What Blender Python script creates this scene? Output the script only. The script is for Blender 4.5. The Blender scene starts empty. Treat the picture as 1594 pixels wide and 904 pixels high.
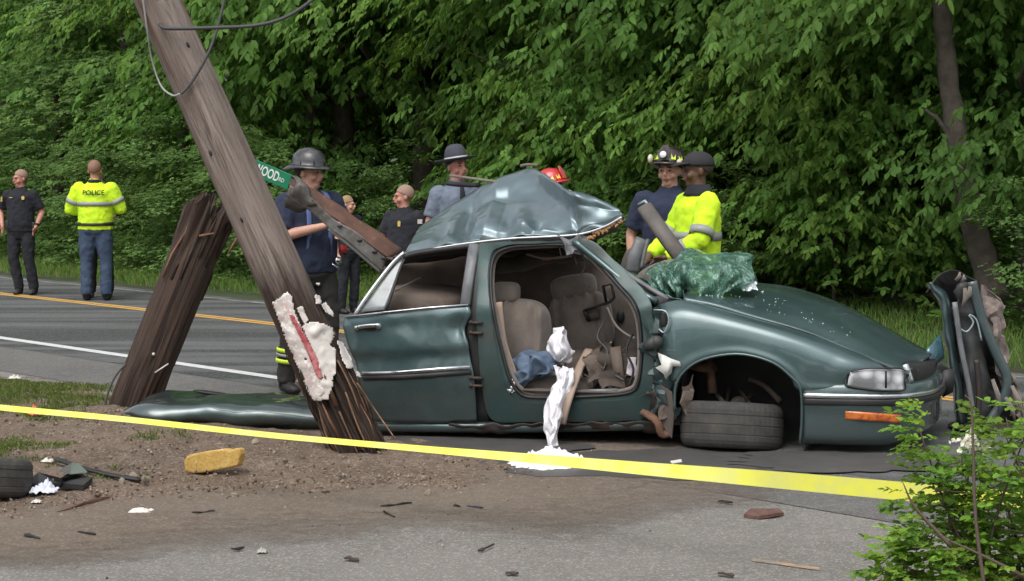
import bpy, bmesh, math, random
import numpy as np
from mathutils import Vector, Matrix, Euler, noise
R = math.radians
random.seed(7)
rng = np.random.default_rng(7)
S = bpy.context.scene
COL = S.collection

# ------------------------------------------------------------------ camera
F = 3200.0; HOR = 235.0; CAMH = 1.95
PITCH = math.atan((452 - HOR) / F)
cam = bpy.data.cameras.new('camera'); cam_o = bpy.data.objects.new('camera', cam); COL.objects.link(cam_o)
cam.sensor_width = 36; cam.lens = 36 * F / 1594; cam.clip_start = .1; cam.clip_end = 2000
cam_o.location = (0, 0, CAMH); cam_o.rotation_euler = (math.pi / 2 - PITCH, 0, 0)
S.camera = cam_o
# ------------------------------------------------------------------ light: bright overcast
SUN_EL, SUN_AZ = R(58), R(200)      # sun high, behind the camera and a little left
w = bpy.data.worlds.new('World'); S.world = w; w.use_nodes = True
nt = w.node_tree; nt.nodes.clear()
sky = nt.nodes.new('ShaderNodeTexSky'); sky.sky_type = 'NISHITA'; sky.sun_disc = False
sky.sun_elevation = SUN_EL; sky.sun_rotation = SUN_AZ; sky.air_density = 1.0; sky.dust_density = 4.0; sky.ozone_density = 1.0
hsv = nt.nodes.new('ShaderNodeHueSaturation'); hsv.inputs['Saturation'].default_value = .2
bg = nt.nodes.new('ShaderNodeBackground'); bg.inputs['Strength'].default_value = .15
ow = nt.nodes.new('ShaderNodeOutputWorld')
nt.links.new(sky.outputs[0], hsv.inputs['Color']); nt.links.new(hsv.outputs[0], bg.inputs['Color']); nt.links.new(bg.outputs[0], ow.inputs[0])
sun = bpy.data.lights.new('sun', 'SUN'); sun.energy = .6; sun.angle = R(40); sun.color = (1, .96, .9)
sun_o = bpy.data.objects.new('sun', sun); COL.objects.link(sun_o)
sd = Vector((math.sin(SUN_AZ) * math.cos(SUN_EL), math.cos(SUN_AZ) * math.cos(SUN_EL), math.sin(SUN_EL)))
sun_o.rotation_euler = sd.to_track_quat('Z', 'Y').to_euler(); sun_o.location = (0, -5, 20)
S.view_settings.view_transform = 'Standard'; S.view_settings.look = 'None'
S.view_settings.exposure = 0.66; S.view_settings.gamma = 1.0
S.cycles.max_bounces = 8; S.cycles.transparent_max_bounces = 12
S.cycles.use_denoising = True

# ------------------------------------------------------------------ pixel -> place
CP = Vector((0, 0, CAMH)); FW = Vector((0, math.cos(PITCH), -math.sin(PITCH))); UP = Vector((0, math.sin(PITCH), math.cos(PITCH)))
def ray(px, py): return Vector((1, 0, 0)) * ((px - 797) / F) + FW - UP * ((py - 452) / F)
def G(px, py, z=0.0):
    d = ray(px, py); return CP + d * ((z - CAMH) / d.z)
def AT(px, py, Y):
    d = ray(px, py); return CP + d * (Y / d.y)
YAW = R(13)
HD = Vector((math.cos(YAW), -math.sin(YAW), 0)); NF = Vector((math.sin(YAW), math.cos(YAW), 0))
CA = Vector(((600 - 797) / F * 13.8, 13.8, 0))
def K(px, py, w=0.0):                      # a point of the car, w metres in from its near flank
    d = ray(px, py); o = CA + NF * w
    return CP + d * ((o - CP).dot(NF) / d.dot(NF))
def L(u, w, z): return CA + HD * u + NF * w + Vector((0, 0, z))

# ------------------------------------------------------------------ mesh helpers
LOC = {}
def root_loc(o):
    while o.parent: o = o.parent
    return o.location.copy()
def tag(o, label=None, cat=None, group=None, kind=None):
    if label: o['label'] = label
    if cat: o['category'] = cat
    if group: o['group'] = group
    if kind: o['kind'] = kind
    return o
def thing(name, label, cat, loc=(0, 0, 0), group=None):
    o = bpy.data.objects.new(name, None); COL.objects.link(o); o.location = loc; o.empty_display_size = .2
    return tag(o, label, cat, group)
def link_mesh(name, me, parent=None):
    o = bpy.data.objects.new(name, me); COL.objects.link(o)
    if parent: o.parent = parent
    return o
class MB:
    def __init__(s): s.v = []; s.f = []
    def add(s, vs, fs):
        b = len(s.v); s.v += [tuple(p) for p in vs]; s.f += [tuple(i + b for i in f) for f in fs]; return s
    def box(s, c, size, rot=None):
        c = Vector(c); M = rot if rot else Matrix.Identity(3)
        vs = [c + M @ Vector((x * size[0] / 2, y * size[1] / 2, z * size[2] / 2)) for x in (-1, 1) for y in (-1, 1) for z in (-1, 1)]
        return s.add(vs, [(0, 1, 3, 2), (4, 6, 7, 5), (0, 4, 5, 1), (2, 3, 7, 6), (0, 2, 6, 4), (1, 5, 7, 3)])
    def bar(s, a, b, wd, th, up=(0, 0, 1)):
        a = Vector(a); b = Vector(b); d = (b - a).normalized(); x = d.cross(Vector(up)).normalized(); y = x.cross(d)
        vs = [p + x * i * wd / 2 + y * j * th / 2 for p in (a, b) for i, j in ((-1, -1), (1, -1), (1, 1), (-1, 1))]
        return s.add(vs, [(0, 1, 2, 3), (7, 6, 5, 4), (0, 4, 5, 1), (1, 5, 6, 2), (2, 6, 7, 3), (3, 7, 4, 0)])
    def tube(s, path, rad, n=10, flat=1.0, side=(1, 0, 0), caps=True):
        path = [Vector(p) for p in path]
        if not hasattr(rad, '__len__'): rad = [rad] * len(path)
        rings = []; x = None
        for i, p in enumerate(path):
            d = (path[min(i + 1, len(path) - 1)] - path[max(i - 1, 0)]).normalized()
            if x is None:
                x = Vector(side); x = x - d * x.dot(d)
                if x.length < 1e-3: x = d.orthogonal()
            x = (x - d * x.dot(d)).normalized(); y = d.cross(x)
            r = rad[i]; rx, ry = (r if hasattr(r, '__len__') else (r, r * flat))
            rings.append([p + x * rx * math.cos(2 * math.pi * k / n) + y * ry * math.sin(2 * math.pi * k / n) for k in range(n)])
        vs = [q for r_ in rings for q in r_]; fs = []
        for i in range(len(rings) - 1):
            for k in range(n):
                a = i * n + k; b = i * n + (k + 1) % n; fs.append((a, b, b + n, a + n))
        if caps: fs += [tuple(reversed(range(n))), tuple(range((len(rings) - 1) * n, len(rings) * n))]
        return s.add(vs, fs)
    def rings(s, rs, n=20):                       # horizontal ellipse rings: (cx,cy,z,rx,ry)
        vs = []; fs = []
        for cx, cy, z, rx, ry in rs:
            vs += [(cx + rx * math.cos(2 * math.pi * k / n), cy + ry * math.sin(2 * math.pi * k / n), z) for k in range(n)]
        for i in range(len(rs) - 1):
            for k in range(n):
                a = i * n + k; b = i * n + (k + 1) % n; fs.append((a, b, b + n, a + n))
        fs += [tuple(reversed(range(n))), tuple(range((len(rs) - 1) * n, len(rs) * n))]
        return s.add(vs, fs)
    def ball(s, c, r, n=12, m=8, rot=None):
        c = Vector(c); r = r if hasattr(r, '__len__') else (r, r, r); vs = []; M = rot if rot else Matrix.Identity(3)
        for i in range(1, m):
            t = math.pi * i / m
            for k in range(n):
                a = 2 * math.pi * k / n
                vs.append(c + M @ Vector((r[0] * math.sin(t) * math.cos(a), r[1] * math.sin(t) * math.sin(a), r[2] * math.cos(t))))
        fs = []
        for i in range(m - 2):
            for k in range(n):
                a = i * n + k; b = i * n + (k + 1) % n; fs.append((a, a + n, b + n, b))
        T = len(vs); vs += [c + M @ Vector((0, 0, r[2])), c - M @ Vector((0, 0, r[2]))]
        for k in range(n):
            fs.append((T, k, (k + 1) % n)); q = (m - 2) * n; fs.append((T + 1, q + (k + 1) % n, q + k))
        return s.add(vs, fs)
    def lathe(s, prof, c=(0, 0, 0), n=24, rot=None, sy=1.0):
        c = Vector(c); M = rot if rot else Matrix.Identity(3); vs = []; fs = []
        for r, z in prof:
            vs += [c + M @ Vector((r * math.cos(2 * math.pi * k / n), sy * r * math.sin(2 * math.pi * k / n), z)) for k in range(n)]
        for i in range(len(prof) - 1):
            for k in range(n):
                a = i * n + k; b = i * n + (k + 1) % n; fs.append((a, b, b + n, a + n))
        return s.add(vs, fs)
    def poly(s, pts, depth):                      # planar outline pushed along a vector
        pts = [Vector(p) for p in pts]; d = Vector(depth); n = len(pts)
        return s.add(pts + [p + d for p in pts], [tuple(range(n)), tuple(reversed(range(n, 2 * n)))] + [(i, i + n, (i + 1) % n + n, (i + 1) % n) for i in range(n)])
    def build(s, name, mat, parent=None, smooth=True, world=True, solid=0, bevel=0, remesh=0, sub=0, autos=None, disp=0, dsize=.08):
        off = root_loc(parent) if (parent and world) else Vector((0, 0, 0))
        me = bpy.data.meshes.new(name)
        me.from_pydata([tuple(Vector(p) - off) for p in s.v], [], s.f)
        bm = bmesh.new(); bm.from_mesh(me); bmesh.ops.recalc_face_normals(bm, faces=bm.faces); bm.to_mesh(me); bm.free()
        if mat: me.materials.append(mat)
        o = link_mesh(name, me, parent)
        if smooth and not autos: me.polygons.foreach_set('use_smooth', [True] * len(me.polygons))
        if autos: smooth_angle(me, autos)
        if solid: m = o.modifiers.new('s', 'SOLIDIFY'); m.thickness = solid; m.offset = 0
        if bevel: m = o.modifiers.new('b', 'BEVEL'); m.width = bevel; m.segments = 2; m.limit_method = 'ANGLE'
        if remesh: m = o.modifiers.new('r', 'REMESH'); m.mode = 'VOXEL'; m.voxel_size = remesh; m.use_smooth_shade = True; m2 = o.modifiers.new('sm', 'SMOOTH'); m2.iterations = 2; m2.factor = .5
        if sub: m = o.modifiers.new('u', 'SUBSURF'); m.levels = sub; m.render_levels = sub
        if disp:
            tx = bpy.data.textures.new(name, 'CLOUDS'); tx.noise_scale = dsize
            m = o.modifiers.new('d', 'DISPLACE'); m.texture = tx; m.strength = disp; m.mid_level = .5
        return o
def smooth_angle(me, ang):
    bm = bmesh.new(); bm.from_mesh(me)
    for f in bm.faces: f.smooth = True
    for e in bm.edges:
        if len(e.link_faces) == 2 and e.calc_face_angle(0) > ang: e.smooth = False
    bm.to_mesh(me); bm.free()
def crm(n, m):                                    # Catmull-Rom weights: n controls -> m samples
    W = np.zeros((m, n))
    for j in range(m):
        t = j / (m - 1) * (n - 1); i = min(int(t), n - 2); f = t - i
        c = (-.5 * f + f * f - .5 * f ** 3, 1 - 2.5 * f * f + 1.5 * f ** 3, .5 * f + 2 * f * f - 1.5 * f ** 3, -.5 * f * f + .5 * f ** 3)
        for k in range(4):
            q = i - 1 + k
            if q < 0: W[j, 0] += 2 * c[k]; W[j, 1] -= c[k]
            elif q > n - 1: W[j, n - 1] += 2 * c[k]; W[j, n - 2] -= c[k]
            else: W[j, q] += c[k]
    return W
def curve(pts, m):
    P_ = np.array([tuple(p) for p in pts]); return [Vector(q) for q in crm(len(pts), m) @ P_]
def grid_pts(rows, nu, nv):
    A = np.array([[tuple(p) for p in r] for r in rows])
    A = np.einsum('ij,jkl->ikl', crm(len(rows), nv), A); return np.einsum('ij,kjl->kil', crm(len(rows[0]), nu), A)
def patch(rows, nu=24, nv=12, fn=None):
    A = grid_pts(rows, nu, nv); b = MB(); vs = []
    for i in range(nv):
        for j in range(nu):
            p = Vector(A[i, j]); vs.append(fn(p, j / (nu - 1), i / (nv - 1)) if fn else p)
    b.add(vs, [(i * nu + j, i * nu + j + 1, (i + 1) * nu + j + 1, (i + 1) * nu + j) for i in range(nv - 1) for j in range(nu - 1)])
    return b
def crumple(p, amp, sc=6, seed=0):
    q = p * sc + Vector((seed, seed * 1.7, 0)); return Vector((noise.noise(q), noise.noise(q + Vector((9, 3, 1))), noise.noise(q + Vector((2, 7, 5))))) * amp
def rot3(*e): return Euler([R(a) for a in e]).to_matrix()

# ------------------------------------------------------------------ materials
MATS = {}
def mat(name, col, rough=.6, metal=0, coat=0, spec=.5, n1=None, n2=None, bump=None, trans=0, alpha=None, sheen=0):
    """n1=(scale, colour2, lo, hi) broad variation; n2 the same, finer; bump=(scale, strength, dist)"""
    if name in MATS: return MATS[name]
    m = bpy.data.materials.new(name); m.use_nodes = True; t = m.node_tree; N = t.nodes; Lk = t.links
    b = N['Principled BSDF']; b.inputs['Roughness'].default_value = rough; b.inputs['Metallic'].default_value = metal
    b.inputs['Coat Weight'].default_value = coat; b.inputs['Specular IOR Level'].default_value = spec; b.inputs['Coat Roughness'].default_value = .06
    b.inputs['Base Color'].default_value = (*col, 1)
    tc = N.new('ShaderNodeTexCoord'); src = None
    def nz(scale, det=6):
        n = N.new('ShaderNodeTexNoise'); n.inputs['Scale'].default_value = scale; n.inputs['Detail'].default_value = det; n.inputs['Roughness'].default_value = .65
        Lk.new(tc.outputs['Object'], n.inputs['Vector']); return n
    prev = None
    for q in (n1, n2):
        if not q: continue
        n = nz(q[0]); r = N.new('ShaderNodeMapRange'); r.inputs[1].default_value = q[2]; r.inputs[2].default_value = q[3]; Lk.new(n.outputs['Fac'], r.inputs[0])
        mx = N.new('ShaderNodeMix'); mx.data_type = 'RGBA'; Lk.new(r.outputs[0], mx.inputs['Factor'])
        if prev: Lk.new(prev, mx.inputs['A'])
        else: mx.inputs['A'].default_value = (*col, 1)
        mx.inputs['B'].default_value = (*q[1], 1); prev = mx.outputs['Result']
    if prev: Lk.new(prev, b.inputs['Base Color'])
    if bump:
        n = nz(bump[0], 8); bp = N.new('ShaderNodeBump'); bp.inputs['Strength'].default_value = bump[1]; bp.inputs['Distance'].default_value = bump[2]
        Lk.new(n.outputs['Fac'], bp.inputs['Height']); Lk.new(bp.outputs[0], b.inputs['Normal'])
    if trans: b.inputs['Transmission Weight'].default_value = trans
    if alpha is not None: b.inputs['Alpha'].default_value = alpha
    if sheen: b.inputs['Sheen Weight'].default_value = sheen
    MATS[name] = m; return m
# ------------------------------------------------------------------ ground, roads
TH = math.atan(2800 / F)
RD = Vector((-math.sin(TH), math.cos(TH), 0)); RN = Vector((math.cos(TH), math.sin(TH), 0))   # along / across the road
def Pof(px, py): return G(px, py).dot(RN)
P_white = Pof(220, 558.5); P_yel = (Pof(0, 460) + Pof(425, 505) + Pof(1467, 615)) / 3; P_far = (Pof(200, 449) + Pof(1580, 580)) / 2
def RP(t, p, z=0): return RD * t + RN * p + Vector((0, 0, z))
def sheet(name, pts, z, m, kind='structure', nx=2, ny=2):
    b = MB(); A = grid_pts([[pts[0], pts[1]], [pts[3], pts[2]]], nx, ny)
    b.add([Vector(A[i, j]) + Vector((0, 0, z)) for i in range(ny) for j in range(nx)], [(i * nx + j, i * nx + j + 1, (i + 1) * nx + j + 1, (i + 1) * nx + j) for i in range(ny - 1) for j in range(nx - 1)])
    return tag(b.build(name, m, smooth=False), kind=kind)
def ground_mat(name, base, c2, c3, speck, sc=1.0, rough=.9, streak=None):
    m = mat(name, base, rough); t = m.node_tree; N = t.nodes; Lk = t.links; b = N['Principled BSDF']
    tc = N.new('ShaderNodeTexCoord')
    def nz(s, d=6, r=.6, stretch=None):
        n = N.new('ShaderNodeTexNoise'); n.inputs['Scale'].default_value = s * sc; n.inputs['Detail'].default_value = d; n.inputs['Roughness'].default_value = r
        if stretch:
            mp = N.new('ShaderNodeMapping'); mp.inputs['Rotation'].default_value = (0, 0, -stretch[0]); mp.inputs['Scale'].default_value = (stretch[1], stretch[2], 1); mp.vector_type = 'TEXTURE' if False else 'POINT'
            Lk.new(tc.outputs['Object'], mp.inputs[0]); Lk.new(mp.outputs[0], n.inputs[0])
        else: Lk.new(tc.outputs['Object'], n.inputs[0])
        return n.outputs['Fac']
    def mix(fac, A, B, lo, hi):
        r = N.new('ShaderNodeMapRange'); r.inputs[1].default_value = lo; r.inputs[2].default_value = hi; Lk.new(fac, r.inputs[0])
        mx = N.new('ShaderNodeMix'); mx.data_type = 'RGBA'; Lk.new(r.outputs[0], mx.inputs['Factor'])
        if isinstance(A, tuple): mx.inputs['A'].default_value = (*A, 1)
        else: Lk.new(A, mx.inputs['A'])
        mx.inputs['B'].default_value = (*B, 1); return mx.outputs['Result']
    c = mix(nz(.7), base, c2, .4, .62); c = mix(nz(9), c, c3, .5, .7)
    if streak: c = mix(nz(1.2, 4, .5, streak[:3]), c, streak[3], streak[4], streak[5])
    vo = N.new('ShaderNodeTexVoronoi'); vo.inputs['Scale'].default_value = 75 * sc; Lk.new(tc.outputs['Object'], vo.inputs[0])
    c = mix(nz(140, 2), mix(vo.outputs['Color'], c, speck, .60, .9), tuple(q * .45 for q in base), .56, .70)
    Lk.new(c, b.inputs['Base Color'])
    bp = N.new('ShaderNodeBump'); bp.inputs['Strength'].default_value = .6; bp.inputs['Distance'].default_value = .012; Lk.new(nz(60, 6, .7), bp.inputs['Height']); Lk.new(bp.outputs[0], b.inputs['Normal'])
    return m
M_grass = ground_mat('grass_soil', (.035, .07, .018), (.07, .075, .03), (.03, .05, .015), (.06, .08, .03))
M_road = ground_mat('main_asphalt', (.115, .118, .118), (.085, .088, .088), (.135, .135, .132), (.14, .14, .14), streak=(TH + math.pi / 2, .09, 1.5, (.036, .041, .038), .45, .58))
M_side = ground_mat('side_asphalt', (.185, .174, .160), (.147, .138, .125), (.21, .198, .182), (.34, .315, .28), sc=1.3)
M_dirt = ground_mat('bare_dirt', (.14, .098, .068), (.10, .068, .046), (.175, .125, .09), (.26, .21, .17), sc=1.1)
M_line_w = mat('white_road_paint', (.62, .62, .62), .6, n1=(14, (.3, .3, .3), .52, .75))
M_line_y = mat('yellow_road_paint', (.62, .36, .10), .6, n1=(14, (.25, .18, .09), .5, .8))

sheet('ground', [(-600, -400, 0), (600, -400, 0), (600, 900, 0), (-600, 900, 0)], -.06, M_grass)
P_near = P_white - .42
sheet('side_road', [Vector((-30, 3, 0)), Vector((20, 3, 0)), RP(-25, P_near + .4), RP(70, P_near + .4)], .0, M_side)
sheet('main_road', [RP(-60, P_near), RP(120, P_near), RP(120, P_far), RP(-60, P_far)], .006, M_road)
M_shoulder = ground_mat('shoulder_asphalt', (.125, .122, .115), (.09, .088, .084), (.15, .145, .135), (.22, .21, .20), sc=1.2)
sheet('road_shoulder', [RP(-60, P_white - 1.5), RP(120, P_white - 1.5), RP(120, P_near - .001), RP(-60, P_near - .001)], .004, M_shoulder)
sheet('white_edge_line', [RP(9.2, P_white - .07), RP(120, P_white - .07), RP(120, P_white + .07), RP(9.2, P_white + .07)], .010, M_line_w)
for k in (-.13, .0): sheet('yellow_centre_line', [RP(-60, P_yel + k), RP(120, P_yel + k), RP(120, P_yel + k + .1), RP(-60, P_yel + k + .1)], .010, M_line_y)
sheet('white_edge_line', [RP(-60, P_far - .32), RP(120, P_far - .32), RP(120, P_far - .22), RP(-60, P_far - .22)], .010, mat('worn_white_paint', (.28, .28, .28), .7, n1=(6, (.1, .1, .1), .42, .62)))
# far verge rises gently into the wood
b = MB(); vs = []; nx, ny = 120, 14
for i in range(ny):
    for j in range(nx):
        t = -40 + 140 * j / (nx - 1); p = P_far - .05 + 26 * (i / (ny - 1)) ** 1.6
        z = .03 + .10 * noise.noise(Vector((t * .8, p, 0))) * min(1, (p - P_far) * 2) + .10 * min(1, max(0, (p - P_far) / 3)); vs.append(RP(t, p, z - (.06 if i == 0 else 0)))
b.add(vs, [(i * nx + j, i * nx + j + 1, (i + 1) * nx + j + 1, (i + 1) * nx + j) for i in range(ny - 1) for j in range(nx - 1)])
M_floor = ground_mat('wood_floor', (.035, .06, .018), (.05, .05, .025), (.03, .04, .015), (.06, .07, .03))
tag(b.build('far_verge', M_floor), kind='structure')

# dirt bank churned up round the poles, grass at its left end
def inside(px, py, poly):
    c = False; n = len(poly)
    for i in range(n):
        x1, y1 = poly[i]; x2, y2 = poly[(i + 1) % n]
        if (y1 > py) != (y2 > py) and px < (x2 - x1) * (py - y1) / (y2 - y1) + x1: c = not c
    return c
bank_px = [(-900, 594), (0, 590), (90, 596), (165, 604), (330, 640), (520, 672), (640, 690), (760, 705), (840, 722), (800, 752), (700, 765), (560, 768), (420, 772), (250, 780), (120, 795), (0, 815), (-900, 880)]
bank = [G(*q) for q in bank_px]; bank2 = [(p.x, p.y) for p in bank]
def edge_dist(x, y):
    d = 1e9
    for i in range(len(bank2)):
        ax, ay = bank2[i]; bx, by = bank2[(i + 1) % len(bank2)]; dx, dy = bx - ax, by - ay
        t = max(0, min(1, ((x - ax) * dx + (y - ay) * dy) / (dx * dx + dy * dy))); d = min(d, math.hypot(x - ax - t * dx, y - ay - t * dy))
    return d if inside(x, y, bank2) else -d
def bank_z(x, y):
    d = edge_dist(x, y); v = Vector((x, y, 0))
    return max(-.03, min(1, max(-.5, (d + .10) / .9)) * .075 + .03 * noise.noise(v * 2.3) + .022 * noise.noise(v * 7) + .012 * noise.noise(v * 19) - .012)
def GB(px, py, dz=0.0):                           # the spot of ground, bank included, seen at a pixel
    P_ = G(px, py)
    for _ in range(5): P_ = G(px, py, max(0.0, bank_z(P_.x, P_.y)))
    return P_ + Vector((0, 0, dz))
b = MB(); nx, ny = 330, 190; x0, x1, y0, y1 = -7.0, .9, 10.5, 18.6; vs = []
for i in range(ny):
    for j in range(nx):
        x = x0 + (x1 - x0) * j / (nx - 1); y = y0 + (y1 - y0) * i / (ny - 1); vs.append((x, y, bank_z(x, y)))
fs = []
for i in range(ny - 1):
    for j in range(nx - 1):
        q = (i * nx + j, i * nx + j + 1, (i + 1) * nx + j + 1, (i + 1) * nx + j)
        if max(vs[k][2] for k in q) > -.01: fs.append(q)
b.add(vs, fs)
bank_o = tag(b.build('dirt_bank', M_dirt), kind='structure')

# soil smeared thinly over the asphalt round the bank
b = MB(); nx, ny = 160, 70; vs = []; mk = []
for i in range(ny):
    for j in range(nx):
        x = -5.5 + 7.5 * j / (nx - 1); y = 9.2 + 6.4 * i / (ny - 1); d = -edge_dist(x, y); vs.append((x, y, .0095)); edge = min(1, j / 8, (nx - 1 - j) / 8, i / 6, (ny - 1 - i) / 6)
        mk.append(edge * max(0, 1 - max(0, d) / (1.7 + .6 * noise.noise(Vector((x * 1.2, y * 1.2, 0))))))
b.add(vs, [(i * nx + j, i * nx + j + 1, (i + 1) * nx + j + 1, (i + 1) * nx + j) for i in range(ny - 1) for j in range(nx - 1)])
M_smear = ground_mat('smeared_soil', (.165, .13, .098), (.14, .106, .078), (.19, .155, .12), (.26, .21, .17), sc=1.1)
t = M_smear.node_tree; at = t.nodes.new('ShaderNodeAttribute'); at.attribute_name = 'Cover'; tc = t.nodes.new('ShaderNodeTexCoord'); n1 = t.nodes.new('ShaderNodeTexNoise'); n1.inputs['Scale'].default_value = 7; n1.inputs['Detail'].default_value = 10; n1.inputs['Roughness'].default_value = .75; t.links.new(tc.outputs['Object'], n1.inputs[0])
ad = t.nodes.new('ShaderNodeMath'); ad.operation = 'ADD'; t.links.new(at.outputs['Fac'], ad.inputs[0]); t.links.new(n1.outputs['Fac'], ad.inputs[1])
mr = t.nodes.new('ShaderNodeMapRange'); mr.inputs[1].default_value = .60; mr.inputs[2].default_value = 1.15; mr.inputs[4].default_value = .9; t.links.new(ad.outputs[0], mr.inputs[0])
mu = t.nodes.new('ShaderNodeMath'); mu.operation = 'MULTIPLY'; cl_ = t.nodes.new('ShaderNodeMath'); cl_.operation = 'MULTIPLY'; cl_.use_clamp = True; cl_.inputs[1].default_value = 4; t.links.new(at.outputs['Fac'], cl_.inputs[0]); t.links.new(mr.outputs[0], mu.inputs[0]); t.links.new(cl_.outputs[0], mu.inputs[1]); t.links.new(mu.outputs[0], t.nodes['Principled BSDF'].inputs['Alpha'])
o = b.build('smeared_soil', M_smear, smooth=False); ca = o.data.attributes.new('Cover', 'FLOAT', 'POINT'); ca.data.foreach_set('value', mk); tag(o, kind='structure')
# ------------------------------------------------------------------ foliage
def leaf_mat(name, c, tr, rough=.45, tw=.35):
    m = bpy.data.materials.new(name); m.use_nodes = True; t = m.node_tree; N = t.nodes; Lk = t.links
    b = N['Principled BSDF']; b.inputs['Roughness'].default_value = rough; b.inputs['Specular IOR Level'].default_value = .12
    at = N.new('ShaderNodeAttribute'); at.attribute_name = 'Tint'
    def mul(col):
        mx = N.new('ShaderNodeMix'); mx.data_type = 'RGBA'; mx.blend_type = 'MULTIPLY'; mx.inputs['Factor'].default_value = 1
        mx.inputs['A'].default_value = (*col, 1); Lk.new(at.outputs['Color'], mx.inputs['B']); return mx.outputs['Result']
    Lk.new(mul(c), b.inputs['Base Color'])
    tl = N.new('ShaderNodeBsdfTranslucent'); Lk.new(mul(tr), tl.inputs['Color'])
    ms = N.new('ShaderNodeMixShader'); ms.inputs[0].default_value = tw; Lk.new(b.outputs[0], ms.inputs[1]); Lk.new(tl.outputs[0], ms.inputs[2])
    Lk.new(ms.outputs[0], N['Material Output'].inputs[0]); return m
LEAF = leaf_mat('broad_leaf', (.105, .21, .052), (.17, .33, .058), rough=.65, tw=.42)
LEAF2 = leaf_mat('small_leaf', (.14, .24, .08), (.20, .35, .085), rough=.65, tw=.42)
LEAFB = leaf_mat('bush_leaf', (.15, .29, .05), (.22, .42, .07))
BARK = mat('tree_bark', (.085, .066, .052), .9, n1=(9, (.05, .04, .032), .4, .6), bump=(30, .6, .02))
def unit(a): return a / (np.linalg.norm(a, axis=1, keepdims=True) + 1e-9)
def leaf_mesh(name, c, d, nrm, ln, wd, tint, m):
    """c base points, d tip direction, nrm upper side, ln length, wd half width, tint Nx3"""
    n = len(c); d = unit(d); s = unit(np.cross(d, nrm)); u = np.cross(s, d); ln = ln[:, None]; wd = wd[:, None]
    curl = u * ln * -.12
    V = np.stack([c, c + d * ln * .3 + s * wd * .85 + u * wd * .22, c + d * ln * .68 + s * wd * .72 + u * wd * .15 + curl * .5, c + d * ln + curl,
                  c + d * ln * .68 - s * wd * .72 + u * wd * .15 + curl * .5, c + d * ln * .3 - s * wd * .85 + u * wd * .22], 1).reshape(-1, 3)
    base = (np.arange(n) * 6)[:, None]; Fq = np.concatenate([base + np.array([0, 1, 2, 3]), base + np.array([0, 3, 4, 5])], 1).reshape(-1, 4)
    me = bpy.data.meshes.new(name); me.vertices.add(len(V)); me.vertices.foreach_set('co', V.astype(np.float32).ravel())
    me.loops.add(Fq.size); me.loops.foreach_set('vertex_index', Fq.astype(np.int32).ravel())
    me.polygons.add(len(Fq)); me.polygons.foreach_set('loop_start', (np.arange(len(Fq)) * 4).astype(np.int32))
    ca = me.color_attributes.new('Tint', 'FLOAT_COLOR', 'POINT'); col = np.ones((n, 6, 4)); col[:, :, :3] = tint[:, None, :]; ca.data.foreach_set('color', col.astype(np.float32).ravel())
    me.update(calc_edges=True); me.materials.append(m); return me
def sprays(cl, cs, per, leaves, L0, W0, hang, g, flat=.4, zfloor=None, centre=None, warm=.5):
    """cl clump centres Nx3, cs clump size; returns arrays for leaf_mesh"""
    n = len(cl); k = per
    sp = np.repeat(cl, k, 0) + g.normal(size=(n * k, 3)) * np.array([cs, cs, cs * flat])
    out = sp - (centre if centre is not None else np.array([0, 0, 3.])); out[:, 2] = 0; out = unit(out + g.normal(size=out.shape) * .9 * np.linalg.norm(out, axis=1, keepdims=True).mean() * .6 * np.array([1, 1, 0]))
    tw = out.copy(); tw[:, 2] = -hang * g.uniform(.3, 1.2, len(tw)); tw = unit(tw)      # twig direction
    ctint = np.repeat(g.uniform(.62, 1.35, (n, 1)), k, 0) * g.uniform(.85, 1.15, (n * k, 1)); cw = np.repeat(g.uniform(0, 1, (n, 1)), k, 0)
    m = leaves; N = n * k * m; cw = cw * g.uniform(.6, 1.4)
    B = np.repeat(sp, m, 0); T = np.repeat(tw, m, 0); a = np.tile(np.linspace(0, 1, m), n * k)
    up = np.array([0, 0, 1.]); side = unit(np.cross(T, up)); sg = np.tile(np.where(np.arange(m) % 2, 1., -1.), n * k)
    sg[np.tile(np.arange(m) == m - 1, n * k)] = 0
    c = B + T * (a * L0 * 1.6)[:, None]
    d = T * .9 + side * (sg * .9)[:, None] + g.normal(size=(N, 3)) * .28; d[:, 2] -= hang * .55
    nrm = np.array([0, 0, 1.]) + g.normal(size=(N, 3)) * .35 + T * .25
    ln = L0 * g.uniform(.65, 1.25, N) * (1 - .25 * (1 - a)); wd = W0 * g.uniform(.75, 1.2, N)
    ti = np.repeat(ctint, m, 0) * g.uniform(.85, 1.15, (N, 1)); w_ = np.repeat(cw, m, 0) * warm
    tint = ti * np.concatenate([1 + .45 * w_, 1 + .12 * w_, 1 - .2 * w_], 1)
    if zfloor is not None: ok = c[:, 2] > zfloor; return [q[ok] for q in (c, d, nrm, ln, wd, tint)]
    return [c, d, nrm, ln, wd, tint]
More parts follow.
